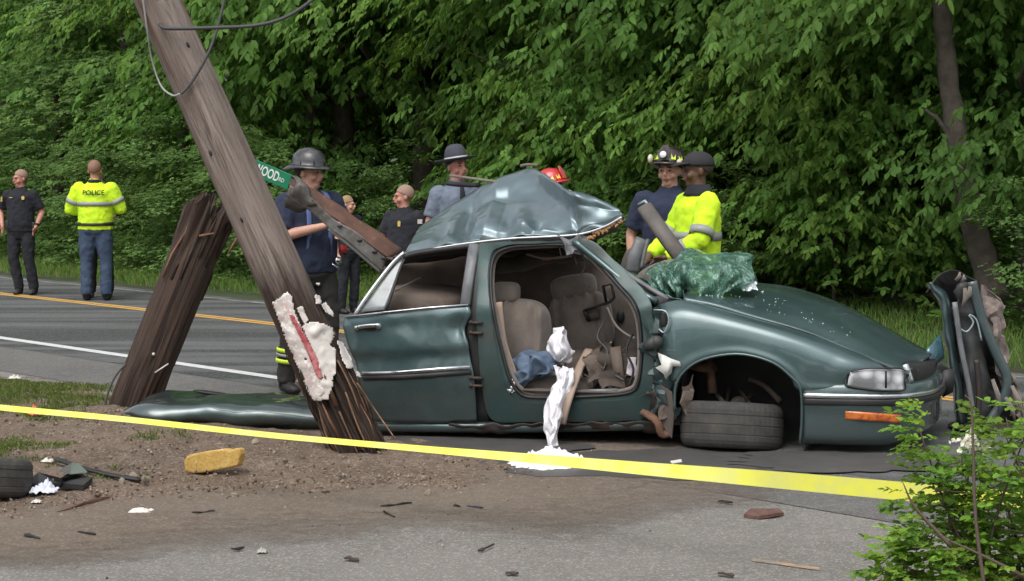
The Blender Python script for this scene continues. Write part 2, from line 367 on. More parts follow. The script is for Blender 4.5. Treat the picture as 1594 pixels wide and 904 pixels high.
def crown_mesh(name, seed, r=(3.2, 3.2, 4.2), zc=5.6, n=150, per=13, leaves=7, L0=.17, W0=.042, cs=.42, hang=.9, zmin=1.2, m=LEAF, warm=.5):
    g = np.random.default_rng(seed); nb = max(10, n // 6); P_ = []; ztop = zc + r[2]; zb = max(zmin, zc - r[2])
    for q in range(nb):                       # boughs: each a drooping line of leaf clumps
        az = g.uniform(0, 2 * np.pi); zz = zb + .3 + (ztop - zb - .3) * ((q + g.uniform(0, 1)) / nb) ** 1.15; ln_ = r[0] * (.35 + .75 * np.sqrt(max(.02, 1 - ((zz - zc) / r[2]) ** 2))) * g.uniform(.65, 1.1); bend_ = g.uniform(-.5, .5)
        for t in np.linspace(.30, 1.0, 6):
            a2 = az + bend_ * t; P_.append((np.cos(a2) * ln_ * t + g.normal() * .16, np.sin(a2) * ln_ * t + g.normal() * .16, zz + .5 * t - (.5 + .25 * ln_) * t * t + g.normal() * .06))
    P_ = np.array(P_); P_ = P_[P_[:, 2] > zmin]
    a = sprays(P_, cs, per, leaves, L0, W0, hang, g, flat=.30, zfloor=zmin - .6, warm=warm)
    return leaf_mesh(name, *a, m)
def trunk_mb(h=7.0, r=.14, seed=0, bend=.5, limbs=7, reach=2.4):
    g = random.Random(seed); b = MB(); p = []; ph = g.uniform(0, 6)
    for i in range(9): t = i / 8; p.append((bend * math.sin(t * 2 + ph) * t, bend * math.cos(t * 1.6 + ph) * t * .7, h * t - .1))
    b.tube(p, [r * (1.25 if i == 0 else 1) * (1 - .8 * i / 8) for i in range(9)], 9)
    for k in range(limbs):
        i = g.randint(2, 7); q = Vector(p[i]); a = g.uniform(0, 6.28); l = reach * g.uniform(.6, 1.1); pts = [q]
        for s in range(1, 5): pts.append(q + Vector((math.cos(a + s * .12) * l * s / 4, math.sin(a + s * .12) * l * s / 4, l * (.35 * s / 4 - .12 * (s / 4) ** 2) + g.uniform(-.08, .08))))
        b.tube(pts, [r * .38 * (1 - .2 * s) for s in range(5)], 6)
    return b
crowns = [crown_mesh('crown', 11 + i, r=(3.1, 3.0, 4.3), zc=5.4 + .3 * (i % 2), n=(150, 140, 150, 135)[i], per=26, cs=.44, hang=1.05, L0=(.115, .14, .125, .105)[i], W0=(.034, .036, .030, .033)[i], warm=(.5, .3, .7, .4)[i], zmin=(1.1, 1.9, 1.5, 1.0)[i]) for i in range(4)]
small_crowns = [crown_mesh('crown', 31 + i, r=(2.2, 2.2, 3.2), zc=3.2, n=120, per=20, leaves=9, L0=.09, W0=.030, cs=.34, hang=.35, zmin=.25, m=LEAF2, warm=.25) for i in range(2)]
trunks = []
for i in range(4):
    o = trunk_mb(8.5, (.13, .17, .11, .15)[i], i + 3).build('trunk', BARK); trunks.append(o.data); bpy.data.objects.remove(o)
def tree(t, p, k, sc=1.0, rz=0.0, small=False, label='leafy green broadleaf tree standing in the dense wood beyond the road', grp='trees of the wood beyond the road', kind='broadleaf_tree', z=.1):
    e = thing(kind, label, 'tree', RP(t, p, z), grp); e.rotation_euler.z = rz; e.scale = (sc,) * 3
    link_mesh('trunk', trunks[k % 4], e); link_mesh('crown', small_crowns[k % 2] if small else crowns[k % 4], e); return e
def tpx(px, p):                       # station along the road where the line at offset p crosses picture column px
    d = ray(px, HOR); s = p / d.dot(RN); return (d * s).dot(RD)
g = random.Random(5)
# edge trees, from the left of the view to the right
spots = [(-150, 3.6, 0, .9, 1), (-20, 2.9, 1, .85, 1), (95, 3.2, 0, .8, 1), (190, 3.5, 1, .9, 1), (290, 3.4, 0, .8, 1), (60, 5.5, 0, 1.0, 0), (240, 5.2, 3, 1.05, 0), (390, 4.2, 2, .95, 0), (475, 3.6, 0, .9, 0), (545, 4.6, 1, 1.3, 0),
         (655, 5.0, 1, 1.42, 0), (760, 5.4, 1, 1.42, 0), (880, 3.6, 2, .9, 0), (960, 3.4, 3, .85, 0), (1050, 4.4, 0, .95, 0), (1160, 4.8, 1, 1.12, 0), (1265, 5.2, 1, 1.15, 0),
         (1345, 3.9, 2, .95, 0), (1450, 4.4, 3, 1.0, 0), (1610, 3.6, 1, 1.15, 0), (1680, 3.4, 0, 1.0, 0)]
for px, dp, k, sc, sm in spots:
    p = P_far + dp; tree(tpx(px, p), p, k, sc, g.uniform(0, 6.28), bool(sm), *(('small-leaved bushy tree at the left edge of the wood behind the standing officers', 'small-leaved trees at the left of the wood') if sm else ('large-leaved tree with drooping boughs at the front edge of the wood', 'front trees with drooping boughs')))
for row, (dp, n, zz) in enumerate(((8.2, 12, 1.1), (12, 11, 1.25), (17, 10, 1.5))):
    for i in range(n):
        p = P_far + dp + g.uniform(-1, 1); px = -150 + (1900) * (i + g.uniform(.1, .9)) / n
        if row == 0 and (560 < px < 790 or 1130 < px < 1290): continue
        tree(tpx(px, p), p, g.randint(0, 3), zz * g.uniform(.9, 1.15), g.uniform(0, 6.28))
sap = [crown_mesh('crown', 51 + i, r=(1.25, 1.25, 1.25), zc=1.55, n=60, per=15, leaves=7, L0=.125, W0=.034, cs=.28, hang=.8, zmin=.35) for i in range(2)]
for i, (px, dp, sc) in enumerate(((470, 4.5, .9), (830, 3.8, .9), (905, 3.0, .85), (985, 3.8, 1.1), (1060, 3.2, .85), (1215, 3.4, .95), (1300, 2.8, .8), (1400, 3.6, .85), (1130, 7.5, 1.2), (1340, 7, 1.3), (960, 7, 1.3))):
    p = P_far + dp; e = thing('sapling', 'low leafy sapling at the edge of the wood beyond the road', 'sapling', RP(tpx(px, p), p, .1), 'saplings along the edge of the wood'); e.rotation_euler.z = g.uniform(0, 6.28); e.scale = (sc,) * 3
    link_mesh('trunk', trunks[i % 4], e).scale = (.25, .25, .28); link_mesh('crown', sap[i % 2], e)
for i, (px, dp, sc) in enumerate(((120, 1.3, .30), (215, 1.1, .36), (300, 1.3, .34), (385, 1.2, .38), (30, 1.4, .36), (165, 1.6, .4), (260, 1.5, .42), (345, 1.6, .4), (430, 1.5, .35), (-40, 1.2, .35), (560, 2.6, .3), (690, 2.6, .26), (1010, 2.2, .28), (1150, 2.3, .3), (1590, 2.0, .28), (640, 3.4, .35))):
    p = P_far + dp; e = thing('shrub', 'small-leaved shrub on the grassy verge beyond the road', 'shrub', RP(tpx(px, p), p, .05), 'shrubs on the far verge'); e.rotation_euler.z = g.uniform(0, 6.28); e.scale = (sc, sc, sc * .9)
    link_mesh('foliage', small_crowns[i % 2], e)
# the leaning tree at the right
e = thing('leaning_tree', 'grey-brown tree trunk leaning left out of the verge behind the torn-off door', 'tree', tuple(AT(1550, 300, 20.6).xy) + (.1,))
c = curve([AT(1552, 470, 20.6), AT(1530, 400, 20.7), AT(1505, 300, 20.8), AT(1488, 200, 20.9), AT(1472, 80, 21), AT(1462, -60, 21.1), AT(1450, -400, 21.3)], 30)
b = MB(); b.tube(c, [.15 * (1 - .018 * k) for k in range(30)], 14); b.tube(curve([AT(1500, 270, 20.8), AT(1470, 200, 20.9), AT(1440, 170, 21)], 8), [.04 - .004 * k for k in range(8)], 8); b.v = [tuple(Vector(q) + crumple(Vector(q), .03, 6)) for q in b.v]; b.build('trunk', mat('grey_brown_bark', (.085, .068, .055), .9, n1=(9, (.05, .04, .032), .4, .6), bump=(30, .6, .02)), e)
o = link_mesh('crown', crowns[1], e); o.location = (-.9, .5, 3.2)
# unseen trees added behind the viewer to darken reflections in the car paint
for i in range(14):
    e = thing('broadleaf_tree', 'unseen leafy green tree added behind the viewer to darken reflections', 'tree', (-30 + 5 * i, -14 - 4 * (i % 2), 0), 'unseen trees added for reflections'); e.rotation_euler.z = i; e.scale = (1.15,) * 3
    link_mesh('trunk', trunks[i % 4], e); link_mesh('crown', crowns[i % 4], e)
# understorey and far wood mass
gg = np.random.default_rng(77); n = 700
tt = gg.uniform(-14, 42, n); pp = P_far + gg.uniform(1.9, 9, n); P3 = np.array([tuple(RP(a, c_, 0)) for a, c_ in zip(tt, pp)]); P3[:, 2] = .15 + gg.uniform(0, 1, n) ** 1.5 * .8 * np.clip((pp - P_far - 1.2) / 2, .15, 1)
a = sprays(P3, .30, 9, 7, .13, .035, .1, gg, flat=.6, zfloor=.0, centre=np.array([0, 60., 0]), warm=.5)
tag(link_mesh('undergrowth', leaf_mesh('undergrowth', *a, LEAF)), kind='stuff', label='low leafy undergrowth between the trees beyond the road')
n = 1500; tt = gg.uniform(-40, 90, n); pp = P_far + gg.uniform(21, 27, n); P3 = np.array([tuple(RP(a_, c_, 0)) for a_, c_ in zip(tt, pp)]); P3[:, 2] = gg.uniform(0, 1, n) * 12
a = sprays(P3, .8, 9, 6, .42, .14, .4, gg, flat=.8, centre=np.array([0, 60., 0]))
tag(link_mesh('distant_wood', leaf_mesh('distant_wood', *a, LEAF)), kind='stuff', label='dark mass of distant wood behind the roadside trees')
# verge grass
def grass(name, pts, h, wd, col, label, lean=.35, m=None):
    n = len(pts); g_ = np.random.default_rng(3); a = g_.uniform(0, 6.28, n); hh = h * g_.uniform(.45, 1.25, n); ln = g_.normal(size=(n, 2)) * lean * hh[:, None]
    s = np.stack([np.cos(a), np.sin(a), 0 * a], 1) * wd * .5; top = pts + np.concatenate([ln, hh[:, None]], 1); mid = pts + np.concatenate([ln * .35, hh[:, None] * .6], 1)
    V = np.stack([pts - s, pts + s, mid + s * .8, top, mid - s * .8], 1).reshape(-1, 3); base = (np.arange(n) * 5)[:, None]
    me = bpy.data.meshes.new(name); F5 = (base + np.array([0, 1, 2, 3, 4]))
    me.vertices.add(len(V)); me.vertices.foreach_set('co', V.astype(np.float32).ravel()); me.loops.add(F5.size); me.loops.foreach_set('vertex_index', F5.astype(np.int32).ravel())
    me.polygons.add(n); me.polygons.foreach_set('loop_start', (np.arange(n) * 5).astype(np.int32))
    ca = me.color_attributes.new('Tint', 'FLOAT_COLOR', 'POINT'); cc = np.ones((n, 5, 4)); f = g_.uniform(.65, 1.3, (n, 1)); y = g_.uniform(0, 1, (n, 1)) ** 3; cc[:, :, :3] = (f * (np.array(col) * (1 - y) + np.array((2.4, 1.35, 1.6)) * y))[:, None, :]
    ca.data.foreach_set('color', cc.astype(np.float32).ravel()); me.update(calc_edges=True); me.materials.append(m or LEAF)
    return tag(link_mesh(name, me), label=label, kind='stuff')
n = 60000; tt = gg.uniform(-10, 40, n); q = gg.uniform(0, 1, n) ** 1.3 * 3.4; P3 = np.array([tuple(RP(a_, P_far + c_, .05)) for a_, c_ in zip(tt, q)])
P3[:, 2] += .1 * np.minimum(1, q / 3); P3 = P3[(q > .05 + .15 * np.sin(tt * 1.7))]
grass('verge_grass', P3, .15, .010, (1.25, 1.15, 1.2), 'tall green grass on the far road verge')
# short grass on the near bank's left end
pts = []
for _ in range(90000):
    px = g.uniform(-120, 330); py = g.uniform(588, 745); P_ = G(px, py, .06)
    nn = noise.noise(Vector((P_.x * 1.1, P_.y * 1.1, 3))) + .6 * noise.noise(Vector((P_.x * 4, P_.y * 4, 7)))
    lim = .62 * max(0, 1 - max(0, px) / 330) if py < 640 else .36 - .0022 * max(0, px) - .0012 * (py - 640)
    if py < 640 and px < 175: lim = .9 - .002 * px - (.3 if py > 622 else 0)
    if px > 175 and py < 672: continue
    if g.random() < min(.9, max(0, (lim - .30 - nn) * 1.5)): z = bank_z(P_.x, P_.y)
    else: continue
    if z > -.01: pts.append((P_.x, P_.y, z - .005))
grass('bank_grass', np.array(pts), .035, .008, (1.0, .72, 1.0), 'short patchy grass on the near bank beside the dirt', lean=.6)
# ------------------------------------------------------------------ the wrecked car
def sball(b, c, size, e=.5, n=20, m=14, rot=None):
    c = Vector(c); M = rot if rot else Matrix.Identity(3); sg = lambda v, p: math.copysign(abs(v) ** p, v); vs = []
    for i in range(m + 1):
        t = -math.pi / 2 + math.pi * i / m
        for k in range(n):
            a = 2 * math.pi * k / n
            vs.append(c + M @ Vector((size[0] / 2 * sg(math.cos(t), e) * sg(math.cos(a), e), size[1] / 2 * sg(math.cos(t), e) * sg(math.sin(a), e), size[2] / 2 * sg(math.sin(t), e))))
    return b.add(vs, [(i * n + k, i * n + (k + 1) % n, (i + 1) * n + (k + 1) % n, (i + 1) * n + k) for i in range(m) for k in range(n)])
CARR = Matrix(((HD.x, NF.x, 0), (HD.y, NF.y, 0), (0, 0, 1)))       # car axes: along, in, up
def paint_mat():
    m = mat('dark_teal_paint', (.050, .100, .108), .38, metal=.5, coat=1, n1=(3, (.058, .110, .116), .4, .6))
    t = m.node_tree; N = t.nodes; Lk = t.links; b = N['Principled BSDF']; b.inputs['Coat Roughness'].default_value = .09
    tc = N.new('ShaderNodeTexCoord'); n = N.new('ShaderNodeTexNoise'); n.inputs['Scale'].default_value = 2.6; n.inputs['Detail'].default_value = 6; Lk.new(tc.outputs['Object'], n.inputs[0])
    r = N.new('ShaderNodeMapRange'); r.inputs[1].default_value = .45; r.inputs[2].default_value = .75; r.inputs[3].default_value = .36; r.inputs[4].default_value = .6; Lk.new(n.outputs['Fac'], r.inputs[0]); Lk.new(r.outputs[0], b.inputs['Roughness'])
    # road dust, more of it low on the panels
    n2 = N.new('ShaderNodeTexNoise'); n2.inputs['Scale'].default_value = 5; n2.inputs['Detail'].default_value = 8; n2.inputs['Roughness'].default_value = .7; Lk.new(tc.outputs['Object'], n2.inputs[0])
    sx = N.new('ShaderNodeSeparateXYZ'); Lk.new(tc.outputs['Object'], sx.inputs[0])
    hz = N.new('ShaderNodeMapRange'); hz.inputs[1].default_value = .65; hz.inputs[2].default_value = .0; hz.inputs[3].default_value = .25; hz.inputs[4].default_value = .85; Lk.new(sx.outputs[2], hz.inputs[0])
    mu = N.new('ShaderNodeMath'); mu.operation = 'MULTIPLY'; Lk.new(hz.outputs[0], mu.inputs[0]); Lk.new(n2.outputs['Fac'], mu.inputs[1])
    mx = N.new('ShaderNodeMix'); mx.data_type = 'RGBA'; src = b.inputs['Base Color'].links[0].from_socket; Lk.new(mu.outputs[0], mx.inputs['Factor']); Lk.new(src, mx.inputs['A']); mx.inputs['B'].default_value = (.07, .06, .05, 1); Lk.new(mx.outputs['Result'], b.inputs['Base Color'])
    # fine scratches and speckled dust
    src = b.inputs['Base Color'].links[0].from_socket
    mp = N.new('ShaderNodeMapping'); mp.inputs['Scale'].default_value = (6, 6, 160); mp.inputs['Rotation'].default_value = (0, .25, 0); Lk.new(tc.outputs['Object'], mp.inputs[0]); ns = N.new('ShaderNodeTexNoise'); ns.inputs['Scale'].default_value = 1; ns.inputs['Detail'].default_value = 3; Lk.new(mp.outputs[0], ns.inputs[0])
    r2 = N.new('ShaderNodeMapRange'); r2.inputs[1].default_value = .66; r2.inputs[2].default_value = .74; r2.inputs[4].default_value = .5; Lk.new(ns.outputs['Fac'], r2.inputs[0]); mg = N.new('ShaderNodeMath'); mg.operation = 'MULTIPLY'; mk_ = N.new('ShaderNodeMapRange'); mk_.inputs[1].default_value = .52; mk_.inputs[2].default_value = .62; Lk.new(n.outputs['Fac'], mk_.inputs[0]); Lk.new(mk_.outputs[0], mg.inputs[0]); Lk.new(r2.outputs[0], mg.inputs[1])
    m2 = N.new('ShaderNodeMix'); m2.data_type = 'RGBA'; Lk.new(mg.outputs[0], m2.inputs['Factor']); Lk.new(src, m2.inputs['A']); m2.inputs['B'].default_value = (.35, .38, .37, 1)
    n3 = N.new('ShaderNodeTexNoise'); n3.inputs['Scale'].default_value = 110; n3.inputs['Detail'].default_value = 4; Lk.new(tc.outputs['Object'], n3.inputs[0]); r3_ = N.new('ShaderNodeMapRange'); r3_.inputs[1].default_value = .60; r3_.inputs[2].default_value = .78; r3_.inputs[4].default_value = .5; Lk.new(n3.outputs['Fac'], r3_.inputs[0])
    m3 = N.new('ShaderNodeMix'); m3.data_type = 'RGBA'; Lk.new(r3_.outputs[0], m3.inputs['Factor']); Lk.new(m2.outputs['Result'], m3.inputs['A']); m3.inputs['B'].default_value = (.20, .19, .16, 1); Lk.new(m3.outputs['Result'], b.inputs['Base Color'])
    return m
PAINT = paint_mat()
CHROME = mat('chrome', (.62, .63, .65), .22, metal=1, n1=(20, (.35, .35, .36), .5, .8))
BLACK = mat('black_plastic', (.014, .014, .015), .55, n1=(8, (.03, .028, .026), .45, .75))
DARKST = mat('dirty_steel', (.05, .045, .042), .6, metal=.5, n1=(7, (.09, .055, .04), .45, .7), bump=(40, .4, .01))
RUST = mat('rusty_steel', (.15, .075, .045), .8, n1=(9, (.07, .04, .03), .4, .6), bump=(50, .5, .01))
RUBBER = mat('tyre_rubber', (.042, .040, .038), .85, n1=(6, (.075, .068, .06), .42, .7), bump=(60, .4, .006))
t_ = RUBBER.node_tree; bn = [q for q in t_.nodes if q.type == 'BUMP'][0]; wv = t_.nodes.new('ShaderNodeTexWave'); wv.inputs['Scale'].default_value = 9; wv.inputs['Distortion'].default_value = 1.5; tc_ = t_.nodes.new('ShaderNodeTexCoord'); t_.links.new(tc_.outputs['Object'], wv.inputs[0]); b2 = t_.nodes.new('ShaderNodeBump'); b2.inputs['Strength'].default_value = .35; b2.inputs['Distance'].default_value = .004; t_.links.new(wv.outputs['Fac'], b2.inputs['Height']); t_.links.new(bn.outputs[0], b2.inputs['Normal']); t_.links.new(b2.outputs[0], t_.nodes['Principled BSDF'].inputs['Normal'])
TAN = mat('tan_upholstery', (.19, .158, .136), .92, n1=(5, (.13, .107, .09), .4, .65), bump=(90, .5, .006), sheen=.3)
TAN2 = mat('brown_trim', (.15, .118, .098), .85, n1=(4, (.10, .075, .06), .4, .65), bump=(30, .4, .01))
LINER = mat('dark_brown_headliner', (.10, .078, .065), .95, n1=(3, (.06, .047, .04), .4, .6))
GREYTR = mat('grey_trim', (.17, .175, .185), .45, n1=(9, (.10, .105, .11), .45, .7))
car = thing('wrecked_car', 'dark teal saloon wrecked by the pole, roof torn up and front passenger door gone', 'car', tuple(L(1.6, .9, 0)))
def fw(py, lo=.06): return float(np.interp(py, [365, 400, 480, 530, 590, 660], [.27, .23, .042, .022, .008, lo]))
def KW(px, py, dw=0): return K(px, py, fw(py) + dw)
def small(amp, sc, seed=0): return lambda p, u, v: p + crumple(p, amp, sc, seed)

# rear door
cols = [0, .33, .66, 1]
rows = [[(536, 494), (600, 488), (665, 481), (730, 475)], [(534, 506), (600, 500), (665, 493), (732, 489)], [(538, 522), (602, 518), (668, 512), (723, 512)], [(545, 545), (605, 543), (670, 540), (729, 534)],
        [(553, 562), (608, 561), (670, 557), (731, 552)], [(560, 590), (612, 590), (672, 587), (737, 584)], [(568, 622), (620, 624), (680, 624), (740, 620)], [(582, 655), (640, 658), (700, 658), (743, 655)]]
dwr = [.006, -.006, -.004, -.008, .008, .0, .0, .02]
rd = patch([[KW(px, py, dwr[i]) for px, py in r] for i, r in enumerate(rows)], 40, 40,
           lambda p, u, v: p + crumple(p, .005, 3.5) + NF * (.03 * math.exp(-((u - .93) ** 2) / .006 - ((v - .27) ** 2) / .02)) + NF * (.012 * math.exp(-((u - .5) ** 2) / .02 - ((v - .2) ** 2) / .01)) + crumple(p, .004, 11))
door = rd.build('rear_door', PAINT, car, solid=.012)
rb = MB(); rb.tube([KW(px, py, -.012) for px, py in ((538, 493), (600, 486), (665, 479), (729, 474))], .008, 6); rb.build('window_sill_trim', CHROME, door)
b = MB(); b.tube(curve([KW(px, py, -.028) for px, py in ((556, 509), (573, 507), (592, 506))], 8), (.016), 8); b.box(KW(556, 510, -.01), (.03, .04, .03), CARR); b.box(KW(590, 508, -.01), (.03, .04, .03), CARR); b.build('handle', CHROME, door)
sball(MB(), KW(571, 511, -.004), (.15, .02, .045), .6, rot=CARR).build('handle_recess', BLACK, door)
b = MB(); b.tube([KW(px, py, -.012) for px, py in ((563, 581), (620, 580), (667, 576), (732, 571))], [(.006, .013)] * 4, 8, side=tuple(NF)); b.build('chrome_strip', CHROME, door)
b = MB(); b.tube([KW(px, py, -.008) for px, py in ((565, 588), (620, 587), (670, 584), (734, 579))], [(.012, .018)] * 4, 8, side=tuple(NF)); b.build('rubbing_strip', BLACK, door)

# rear-door window frame
b = MB(); b.tube([KW(px, py) for px, py in ((738, 380), (731, 425), (724, 474))], [(.02, .038)] * 3, 8, side=tuple(NF)); b.build('window_frame', GREYTR, door)
b = MB(); b.tube(curve([KW(px, py, .01) for px, py in ((628, 400), (650, 394), (690, 388), (740, 382))], 12), [(.02, .022)] * 12, 8, side=tuple(NF)); b.tube(curve([KW(px, py, .01) for px, py in ((601, 482), (612, 450), (622, 420), (631, 400))], 10), .010, 6); b.build('window_frame', BLACK, door)
b = MB(); b.tube(curve([KW(px, py, .005) for px, py in ((553, 489), (568, 466), (590, 436), (612, 409), (629, 393))], 16), [(.022, .013)] * 16, 8, side=tuple(NF)); b.build('window_surround', mat('bright_trim', (.72, .74, .76), .3, metal=.6), car)
qg = patch([[KW(559, 486, .02), KW(599, 482, .02)], [KW(580, 458, .02), KW(609, 456, .02)], [KW(603, 428, .02), KW(619, 427, .02)], [KW(624, 402, .02), KW(629, 402, .02)]], 8, 12)
qg.build('quarter_window', mat('frosted_glass', (.26, .29, .30), .2, coat=.6, n1=(5, (.18, .2, .21), .4, .6)), car, solid=.005)

# body side frame round the missing front door
inner = [(768, 402), (790, 386), (830, 382), (878, 381), (906, 388), (935, 414), (962, 444), (984, 470), (995, 500), (998, 550), (994, 592), (982, 610), (940, 616), (880, 618), (825, 618), (805, 608), (792, 585), (781, 545), (771, 500), (764, 450)]
outer = [(746, 374), (772, 370), (830, 368), (880, 368), (922, 376), (957, 406), (988, 436), (1008, 462), (1016, 490), (1018, 550), (1014, 612), (1002, 650), (945, 655), (880, 657), (810, 657), (765, 653), (752, 612), (746, 560), (742, 500), (742, 440)]
n = len(inner); m_ = 120
def loop(pts, dw):
    q = pts[-3:] + pts + pts[:4]; c = np.array(q, float); W = crm(len(q), (len(q) - 1) * 6 + 1); c = W @ c; c = c[18:18 + n * 6]
    return [K(x, y, fw(y) + dw) for x, y in c]
mid = [((a[0] * .16 + c[0] * .84), (a[1] * .16 + c[1] * .84)) for a, c in zip(inner, outer)]; mid2 = [((a[0] * .80 + c[0] * .20), (a[1] * .80 + c[1] * .20)) for a, c in zip(inner, outer)]
lin = [(a[0] + (a[0] - c[0]) * .12, a[1] + (a[1] - c[1]) * .12) for a, c in zip(inner, outer)]
L5 = [loop(outer, .03), loop(outer, .0), loop(mid, -.004), loop(mid2, .002), loop(mid2, .022), loop(inner, .03), loop(inner, .05), loop(lin, .16)]
b = MB(); k = len(L5[0])
vs = [p + crumple(p, .006, 7) for q in L5 for p in q]; vs = [p + crumple(p, .004, 14) for p in vs]
b.add(vs, [(i * k + j, i * k + (j + 1) % k, (i + 1) * k + (j + 1) % k, (i + 1) * k + j) for i in range(len(L5) - 1) for j in range(k)])
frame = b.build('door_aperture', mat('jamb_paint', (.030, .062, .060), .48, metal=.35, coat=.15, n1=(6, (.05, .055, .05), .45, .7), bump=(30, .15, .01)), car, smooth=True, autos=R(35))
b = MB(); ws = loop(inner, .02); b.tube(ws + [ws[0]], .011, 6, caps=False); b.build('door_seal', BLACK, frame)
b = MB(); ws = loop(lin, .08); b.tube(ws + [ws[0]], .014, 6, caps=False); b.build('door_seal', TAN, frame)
# jamb behind the rear door edge with hinges
jm = patch([[KW(734, 380, .03), KW(750, 376, .03)], [KW(722, 474, .05), KW(748, 474, .05)], [KW(732, 560, .05), KW(754, 560, .05)], [KW(738, 655, .05), KW(762, 655, .05)]], 6, 20); jm.build('door_jamb', BLACK, car, solid=.01)
for y in (502, 518, 588, 600):
    b = MB(); b.box(KW(742, y, .0), (.085, .05, .016), CARR); b.ball(KW(733, y, -.01), .016, 8, 6); b.build('hinge', DARKST, car)
b = MB(); b.tube(curve([KW(px, py, .02) for px, py in ((745, 400), (747, 450), (751, 500), (753, 545), (760, 570), (762, 600), (772, 630), (800, 640))], 40), .006, 5); b.build('pillar_edge', mat('bare_edge', (.30, .36, .37), .4, metal=.3), car)

# front pillar with the torn glass edge
b = MB(); b.tube(curve([K(893, 374, .24), K(935, 408, .22), (K(975, 440, .17)), K(1022, 470, .12)], 14), [(.03, .024)] * 14, 10, side=tuple(NF)); b.build('front_pillar', PAINT, car)
b = MB(); b.tube(curve([K(905, 374, .30), K(945, 403, .28), (K(985, 432, .25)), K(1040, 466, .22)], 14), [(.03, .018)] * 14, 8, side=tuple(NF)); b.build('front_pillar', GREYTR, car)

# front fender
top = [(1008, 480), (1030, 472), (1062, 467), (1110, 478), (1160, 492), (1210, 506), (1260, 521), (1310, 540), (1360, 560), (1414, 582)]
low = [(1036, 592), (1052, 590), (1068, 574), (1098, 557), (1150, 550), (1200, 562), (1230, 584), (1247, 606), (1310, 606), (1414, 612)]
wx = [.04, 0, 0, 0, 0, 0, 0, 0, .03, .17]
rowsf = []
for tt_, ww in ((0, .15), (.06, .10), (.16, .045), (.32, .012), (.55, -.005), (.8, -.012), (1, -.018)):
    rowsf.append([K(a[0] * (1 - tt_) + c[0] * tt_ + (6 * math.sin(tt_ * 9) if i == 0 else 0), a[1] * (1 - tt_) + c[1] * tt_, ww + wx[i]) for i, (a, c) in enumerate(zip(top, low))])
rowsf.append([K(c[0], c[1] + 2, .05 + wx[i]) for i, c in enumerate(low)])
fen = patch(rowsf, 80, 34, lambda p, u, v: p + crumple(p, .006, 3) - HD * 0).build('front_fender', PAINT, car, solid=.008)
b = MB(); b.tube(curve([K(px, py, -.022) for px, py in ((1050, 640), (1052, 600), (1068, 575), (1098, 558), (1150, 551), (1200, 563), (1230, 585), (1246, 606), (1248, 650), (1245, 690))], 40), .010, 6); b.build('arch_lip', PAINT, fen)
# torn mirror mount at the fender corner
b = MB(); b.tube(curve([K(1018, 482, -.01), K(1036, 484, -.02), K(1041, 500, -.02), K(1034, 517, -.02), K(1026, 512, -.01)], 14), [(.012, .004)] * 14, 6); b.build('torn_edge', mat('torn_pale_metal', (.45, .52, .53), .35, metal=.4), fen)
b = MB(); sball(b, K(1033, 497, .02), (.05, .04, .10), .8, rot=CARR); b.build('mirror_socket', BLACK, fen)
# white bracket
b = MB(); b.poly([K(px, py, -.05) for px, py in ((1024, 549), (1034, 553), (1044, 558), (1058, 563), (1060, 570), (1047, 570), (1045, 580), (1036, 590), (1033, 582), (1020, 572), (1030, 568), (1026, 558))], NF * .012); b.build('torn_bracket', mat('pale_plastic', (.62, .62, .58), .5, n1=(20, (.4, .4, .38), .5, .7)), car)
# crushed hinge pillar
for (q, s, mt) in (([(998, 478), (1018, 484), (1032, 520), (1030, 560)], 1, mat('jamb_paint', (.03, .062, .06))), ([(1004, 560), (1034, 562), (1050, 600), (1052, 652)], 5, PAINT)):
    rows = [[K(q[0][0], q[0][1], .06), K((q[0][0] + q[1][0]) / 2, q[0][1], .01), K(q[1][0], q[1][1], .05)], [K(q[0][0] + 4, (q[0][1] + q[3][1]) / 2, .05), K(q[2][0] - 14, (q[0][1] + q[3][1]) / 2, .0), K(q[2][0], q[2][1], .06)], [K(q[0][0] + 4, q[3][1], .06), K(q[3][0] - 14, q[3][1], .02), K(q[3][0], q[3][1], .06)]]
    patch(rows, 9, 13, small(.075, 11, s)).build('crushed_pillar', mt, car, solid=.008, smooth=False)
b = MB(); b.tube([K(1022, 532, -.04), K(1004, 540, .0)], [.045, .03], 10); b.ball(K(1022, 532, -.04), .042); b.build('hinge_boss', mat('dusty_black', (.04, .042, .04), .6), car)

# wheel well
arch = [(1040, 655), (1052, 600), (1068, 574), (1098, 557), (1150, 550), (1200, 562), (1230, 584), (1247, 606), (1250, 660), (1248, 695)]
rw = [[K(x, y, .04) for x, y in arch], [L((K(x, y, .04) - CA).dot(HD), .35, K(x, y, .04).z) for x, y in arch], [L((K(x, y, .04) - CA).dot(HD), .75, K(x, y, .04).z) for x, y in arch]]
patch(rw, 40, 8, small(.015, 5)).build('wheel_well', mat('dark_wheel_well', (.03, .028, .025), .9, n1=(6, (.07, .058, .045), .42, .65)), car)
b = MB(); b.add([L((K(x, y, .04) - CA).dot(HD), .74, K(x, y, .04).z) for x, y in arch], [tuple(range(len(arch)))]); b.build('inner_wing', BLACK, car, smooth=False)
b = MB(); b.tube([K(1104, 560, .3), K(1107, 585, .28), K(1109, 612, .26)], [.03, .028, .034], 12); b.lathe([(0, .03), (.09, .02), (.12, -.02), (.10, -.03), (0, -.03)], K(1092, 566, .33), 18, rot3(10, 8, 0)); b.build('suspension_strut', RUST, car)
b = MB(); b.tube([K(1150, 605, .5), K(1175, 640, .3)], .014, 8); b.tube([K(1110, 610, .35), K(1140, 640, .3), K(1170, 615, .45)], .018, 8); b.tube([K(1135, 600, .55), K(1128, 645, .3)], .012, 6); b.ball(K(1150, 628, .35), (.06, .04, .05)); b.build('suspension_arm', mat('dusty_steel', (.14, .115, .09), .8, n1=(9, (.07, .05, .04), .4, .6)), car)
